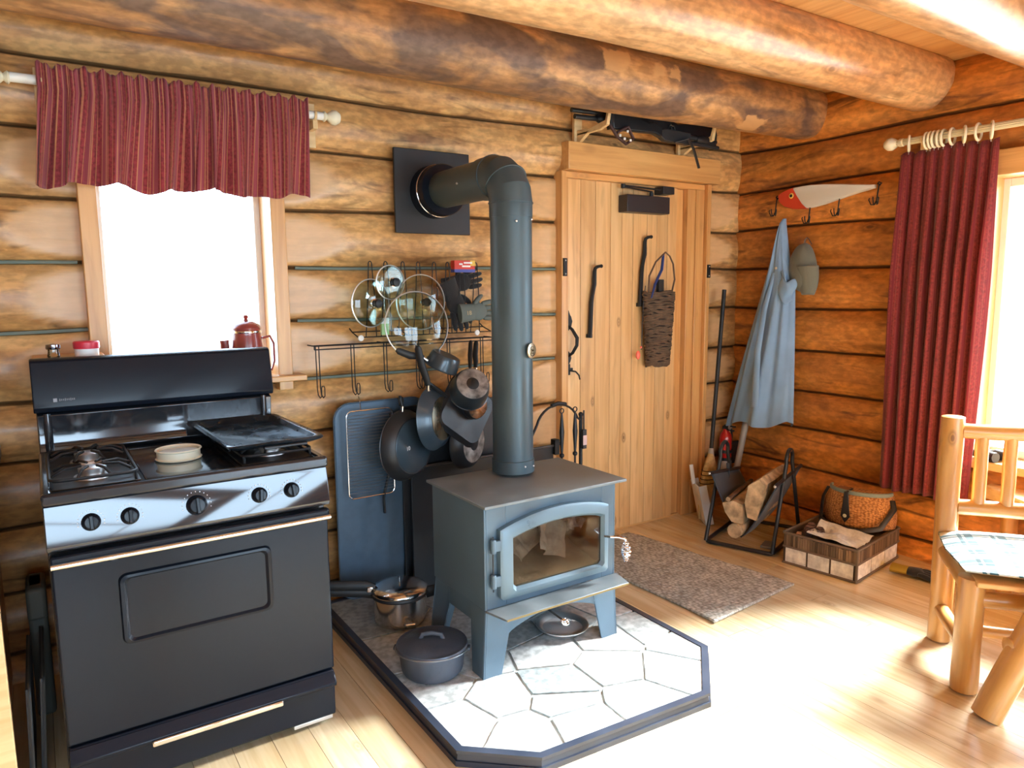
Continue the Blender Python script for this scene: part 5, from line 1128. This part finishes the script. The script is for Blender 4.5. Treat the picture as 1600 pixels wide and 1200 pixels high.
def cone(loc, lab, s=1):
    o = MB(); rc_ = random.Random(4)
    for k in range(7):
        for q in range(8):
            a = q*.785+k*.4; r = .014*math.sin(PI*(k+1)/8.5)*s; o.box((0, 0, 0), (.010*s, .008*s, .0025*s), tr(loc[0]+r*math.cos(a), loc[1]+r*math.sin(a), loc[2]+k*.006*s) @ rot('Z', math.degrees(a)) @ rot('Y', -30))
    return tag(o.build('pine_cone', CONE, flat=True), lab, 'pine cone')
cone((2.665, -1.005, .152), 'brown pine cone in the birch bark box nearest its corner', 1.4); cone((2.715, -.985, .152), 'brown pine cone in the birch bark box under the creel side', 1.4); cone((2.70, -1.045, .152), 'brown pine cone in the birch bark box beside the newspaper', 1.3)
tag(MB().b2(-.018, .018, -.012, .012, 0, .014).build('wood_chip', plain('pink_chip', (.55, .32, .20), .7), loc=(2.64, -.965, .152), rz=.5, bevel=.002), 'small pinkish wood chip at the left of the birch bark box', 'wood chip')
# creel
ce = thing('fishing_creel', 'orange-brown wicker fishing creel with leather latch on the birch bark box', 'creel', (3.015, -1.060, .172), math.radians(-78))
# local: +x = width (to the viewer's right), -y = front
WK = weave_mat('orange_wicker', (.80, .38, .13), (.30, .11, .035), 60, 150, 1.0)
def creel(u, v):
    a = PI*(1+u); bul = 1+.10*math.sin(v*PI)-.14*v
    return (.175*math.cos(a)*bul, .030+.125*math.sin(a)*bul*(1 if True else 0), .175*v)
mb = MB(); mb.grid(creel, 90, 14); bd = mb.build('wicker_body', WK, ce, solid=.006)
mb = MB(); n = 30
mb.prism([(.175*.86*math.cos(PI*(1+k/n)), .030+.125*.86*math.sin(PI*(1+k/n))) for k in range(n+1)], .174, .182); mb.build('wicker_lid', WK, ce); MB().prism([(.16*math.cos(PI*(1+k/n)), .030+.115*math.sin(PI*(1+k/n))) for k in range(n+1)], .004, .010).build('wicker_bottom', WK, ce); MB().b2(-.165, .165, .026, .034, 0, .178).build('back_wall', WK, ce)
mb = MB(); mb.tube([(.175*.875*math.cos(PI*(1+k/n)), .030+.125*.875*math.sin(PI*(1+k/n)), .180) for k in range(n+1)], .009, 8, flat=1.3); part_label(mb.build('rim_binding', SAGE, ce), 'faded green leather rim')
mb = MB(); mb.prism([(-.020, .19), (.0, .19), (.006, .12), (.014, .055), (-.010, .02), (-.034, .055), (-.026, .12)], 0, .006, tr(-.02, -.103, 0) @ XZ); mb.tube([(-.03, -.02, .187), (-.03, -.09, .187), (-.03, -.11, .17)], .008, 6, flat=.5); mb.build('latch_strap', LEATHER, ce, bevel=.002)
MB().lathe([(.008, .0), (.010, .003), (.006, .004), (.006, 0)], tr(-.03, -.110, .060) @ rot('X', 90), 16).build('latch_ring', CLAYW, ce)
mb = MB(); mb.tube([(.165, .0, .155), (.185, -.03, .12), (.15, -.12, .03), (.06, -.165, .006), (-.10, -.16, .006), (-.16, -.10, .02), (-.18, -.02, .12), (-.165, .01, .17)], .014, 8, flat=.28); mb.build('shoulder_strap', LEATHER, ce)
MB().b2(-.10, -.03, -.06, -.01, .183, .190).build('top_leather', BRLEATH, ce, bevel=.002)
glove('work_glove', 'black work glove with yellow cuff on the floor beside the birch bark box', 'glove', BLKFAB, (2.945, -1.405, .028), rot('Z', -75), 1.0, plain('yellow_black_cuff', (.35, .24, .03), .8))
# rug
rgm = MB(); rgm.grid(lambda u, v: (1.742+.005*math.sin(v*9)+(.478+.150*(1-v)*1.0)*u, -1.190+.055*u+(1.02-.01*u)*v, .008+.0015*math.sin(u*30)*math.sin(v*40)), 60, 90)
rg_o = rgm.build('door_mat', RUG, solid=.010); tag(rg_o, 'grey-brown woven mat on the floor before the door', 'mat')

# ================================================================= wine-red curtain on the right window
cr2 = thing('curtain_rod', 'cream fluted wooden curtain rod with ball end at the right window', 'curtain rod', (3.085, -2.3, 2.145))
mb = MB(); vs = []; seg = 36
def flut(u, v): a = 2*PI*u; r = .0155+.0014*math.cos(a*12); return (r*math.cos(a), -1.08+2.30*v, r*math.sin(a))
mb.grid(flut, 96, 2); mb.build('fluted_rod', plain('cream_rod', (.62, .56, .38), .4), cr2)
MB().lathe([(.016, 0), (.020, .004), (.020, .02), (.013, .03), (.024, .045), (.032, .062), (.030, .080), (.018, .096), (0, .100)], tr(0, 1.15, 0) @ rot('X', -90), 24).build('finial', IVORY, cr2)
mb = MB(); mb.b2(0, .115, -.012, .012, -.05, -.020); mb.b2(.07, .112, -.022, .022, -.08, .04); mb.tube(arc(0, 0, .021, 170, 370, 10, y=0, plane='xz'), .006, 8); mb.build('bracket', BIRCHW, cr2, X=tr(0, 1.055, 0))
ring0 = None
for k, y in enumerate((-1.176, -1.262, -1.279, -1.298, -1.318, -1.340, -1.378, -1.432, -1.492, -1.548)):
    tl_ = [25, 4, 6, 3, 8, 5, 6, 32, 4, 28][k]
    lab = 'cream wooden curtain ring on the right rod, among those bunched above the wine-red curtain'
    if ring0 is None:
        ring0 = thing('curtain_ring', 'cream curtain ring nearest the ball end of the right rod', 'curtain ring', (3.085, y, 2.134)); ring0['group'] = 'rings on the right curtain rod'
        MB().tube([(.036*math.cos(a*PI/12), 0, .036*math.sin(a*PI/12)) for a in range(24)], .0062, 8, closed=True).build('ring', IVORY, ring0)
        MB().tube([(0, 0, -.038), (0, 0, -.052)], .002, 6).build('eye_screw', ALU, ring0); ring0.rotation_euler = (0, 0, math.radians(tl_))
    else: dup(ring0, (3.085, y, 2.134), math.radians(tl_), {7: 'open turned cream curtain ring, third from the right end of the curtain', 8: 'cream curtain ring second from the right edge of the wine-red curtain', 9: 'cream curtain ring at the right edge of the wine-red curtain'}.get(k, 'one of the close-set cream curtain rings bunched over the left half of the curtain'))
def curt(u, v):
    u = u+.012*math.sin(u*19)*(1-abs(2*u-1))
    yy = -1.135-.44*(u**.92)+(.012)*(v); fl_ = .25+.75*min(1, v*3)
    ph = 2*PI*7.5*u; pl = .044*math.sin(ph+.25*math.sin(v*5+u*6))+.012*math.sin(ph*2.1+1+v)
    pinch = math.exp(-((v-.0)/.05)**2)
    y = yy+.010*math.sin(ph+1.3)*fl_+(.035*(u-.5)*(v-.5) if v > .5 else 0)
    return (3.10+.0-pl*(fl_*(.75+.35*v)), y, 2.085+.018*pinch*abs(math.sin(ph*.5))-1.70*v-.008*math.sin(u*9))
ccu = MB(); ccu.grid(curt, 260, 40, su=1.0); cuo = ccu.build('window_curtain', CURT, solid=.003, ang=80); tag(cuo, 'long wine-red pleated curtain at the left of the right window', 'curtain')

# ================================================================= log chair, bench, table leg
def pole(mb, p, q, r, seg=18, dome=.006, wob=.004, seed=0):
    p, q = Vector(p), Vector(q); n = 12; d = (q-p); L = d.length; d.normalize(); pts = []; rs = []
    for k in range(n+1):
        t = k/n; pts.append(p.lerp(q, t)+Vector((noise.noise((t*2, seed, 0)), noise.noise((t*2, seed, 5)), 0))*wob); rs.append(r*(1+.05*noise.noise((t*4, seed, 9))))
    pts = [p-d*0.0]+[p+d*dome*.5]+pts[1:-1]+[q-d*dome*.5, q]; rs = [r*.80, r*.98]+rs[1:-1]+[r*.98, r*.80]
    return mb.tube(pts, rs, seg)
def polew(name, mat, parent, p, q, r, seed):      # a pole is built upright then laid along p-q so that its grain follows it
    p, q = Vector(p), Vector(q); L = (q-p).length; mb = MB(); pole(mb, (0, 0, 0), (0, 0, L), r, seed=seed)
    X = tr(*p) @ Vector((0, 0, 1)).rotation_difference((q-p).normalized()).to_matrix().to_4x4(); return mb.build(name, mat, parent, X=X)
# local chair axes: x = across the back (BL -> BR), y = from back to front
chx = Vector((.61, -.79, 0)).normalized(); cha = math.atan2(chx.y, chx.x)
ch = thing('log_chair', 'peeled log armless chair with plaid cushion in the right foreground', 'chair', (2.385, -1.80, .003), cha)
W_ = .50; D_ = -.395
polew('back_post', POLE, ch, (0, 0, 0), (.0, .012, .925), .042, 1); polew('back_post', POLE, ch, (W_, 0, 0), (W_, .012, .925), .042, 2)
polew('front_leg', POLE, ch, (0, D_, 0), (.0, D_, .425), .044, 3); polew('front_leg', POLE, ch, (W_, D_, 0), (W_, D_, .425), .044, 4)
polew('top_rail', POLE, ch, (-.0+.03, .01, .868), (W_-.03, .01, .868), .030, 5); polew('lower_back_rail', POLE, ch, (.03, .008, .560), (W_-.03, .008, .560), .031, 6)
for k in range(4): polew('back_spindle', POLE, ch, (.105+.097*k, .009, .575), (.105+.097*k, .009, .852), .024, 10+k)
polew('side_rail', POLE, ch, (.0, .05, .385), (.0, D_+.01, .375), .030, 15); polew('side_rail', POLE, ch, (W_, .05, .385), (W_, D_+.01, .375), .030, 16)
polew('stretcher', POLE, ch, (.0, .05, .135), (.0, D_+.01, .150), .027, 17); polew('stretcher', POLE, ch, (W_, .05, .135), (W_, D_+.01, .150), .027, 18)
polew('seat_rail', POLE, ch, (.02, D_, .345), (W_-.02, D_, .345), .030, 19); polew('seat_rail', POLE, ch, (.02, .0, .375), (W_-.02, .0, .375), .030, 20); polew('stretcher', POLE, ch, (.02, -.19, .140), (W_-.02, -.19, .140), .022, 21)
mb = MB()
for k in range(4): mb.b2(-.0, W_-.0, -.045+D_*.28*k-.085, -.045+D_*.28*k+.0, .408, .428)
mb.build('seat_slats', PINEX, ch, bevel=.004)
def cush(u, v):
    a, b = u*2-1, v*2-1; e = (1-abs(a)**5)*(1-abs(b)**5); rr_ = 1-.06*abs(a*b)
    return (W_/2-.012+.285*a*rr_, D_/2-.015+.235*b*rr_, .462+.024*e-.018*max(0, abs(b)-.6)*(b < 0))
cu = thing('seat_cushion', 'green and white plaid cushion on the log chair seat', 'cushion', (2.385, -1.80, .0), cha)
mb = MB(); mb.grid(cush, 30, 30); mb.grid(lambda u, v: (lambda p: (p[0], p[1], .455-(p[2]-.462)*.9))(cush(u, v)), 30, 30); mb.build('cover', PLAID, cu)
mb = MB(); mb.tube([(.02, .0, .45), (-.02, .03, .40), (-.035, .02, .33)], .006, 6, flat=.4); mb.tube([(.02, .0, .45), (.04, .035, .38), (.05, .035, .31)], .006, 6, flat=.4); mb.build('tie', plain('white_green_tie', (.5, .52, .48), .8), cu)
# foreground trestle leg of a log table
lt2 = thing('log_table', 'peeled log trestle leg of a table at the right edge of the picture', 'table', (1.955, -2.165, .003), math.radians(-33.3))
TT = math.radians(24)
polew('trestle_leg', POLE, lt2, (0, 0, 0), (.315, .0, .70), .048, 30); polew('trestle_leg', POLE, lt2, (.95, 0, 0), (.635, .0, .70), .048, 31)
polew('cross_bar', POLE, lt2, (.06, .012, .245), (.86, .012, .245), .030, 32); 
polew('trestle_leg', POLE, lt2, (0, -.75, 0), (.315, -.75, .70), .048, 33); polew('trestle_leg', POLE, lt2, (.95, -.75, 0), (.635, -.75, .70), .048, 34)
mb = MB(); mb.b2(.20, .75, -.88, .12, .70, .745); mb.build('table_top', PINEY, lt2, bevel=.012)
# low bench under the right window
bn = thing('window_bench', 'low log bench with thick slab seat under the right window', 'bench', (2.98, -2.25, .003))
mb = MB(); mb.prism([(.10, .62), (.17, .62), (.17, -.65), (-.13, -.65), (-.14, .05), (-.08, .34)], .435, .497); mb.build('slab_seat', wood('pale_slab', (.85, .60, .30), (.78, .48, .20), (.4, .2, .1), 'y', stain=.1, knots=.3, rough=.3, coat=.3, island=0), bn, bevel=.010)
for x, y in ((.10, .5), (-.02, -.5), (.10, -.5), (.0, .2)): polew('leg', POLE, bn, (x, y, 0), (x, y, .437), .034, 40+int(y*10))
bg_ = thing('binoculars', 'dark binoculars lying on the right window sill', 'binoculars', (3.20, -1.60, .601), math.radians(70))
for y in (-.034, .034): MB().tube([(-.06, y, .024), (.0, y, .024), (.02, y*.85, .022), (.07, y*.8, .020)], [.024, .024, .018, .017], 14).build('barrel', RUBBER, bg_)
MB().b2(-.02, .04, -.034, .034, .018, .034).build('bridge', RUBBER, bg_, bevel=.003)
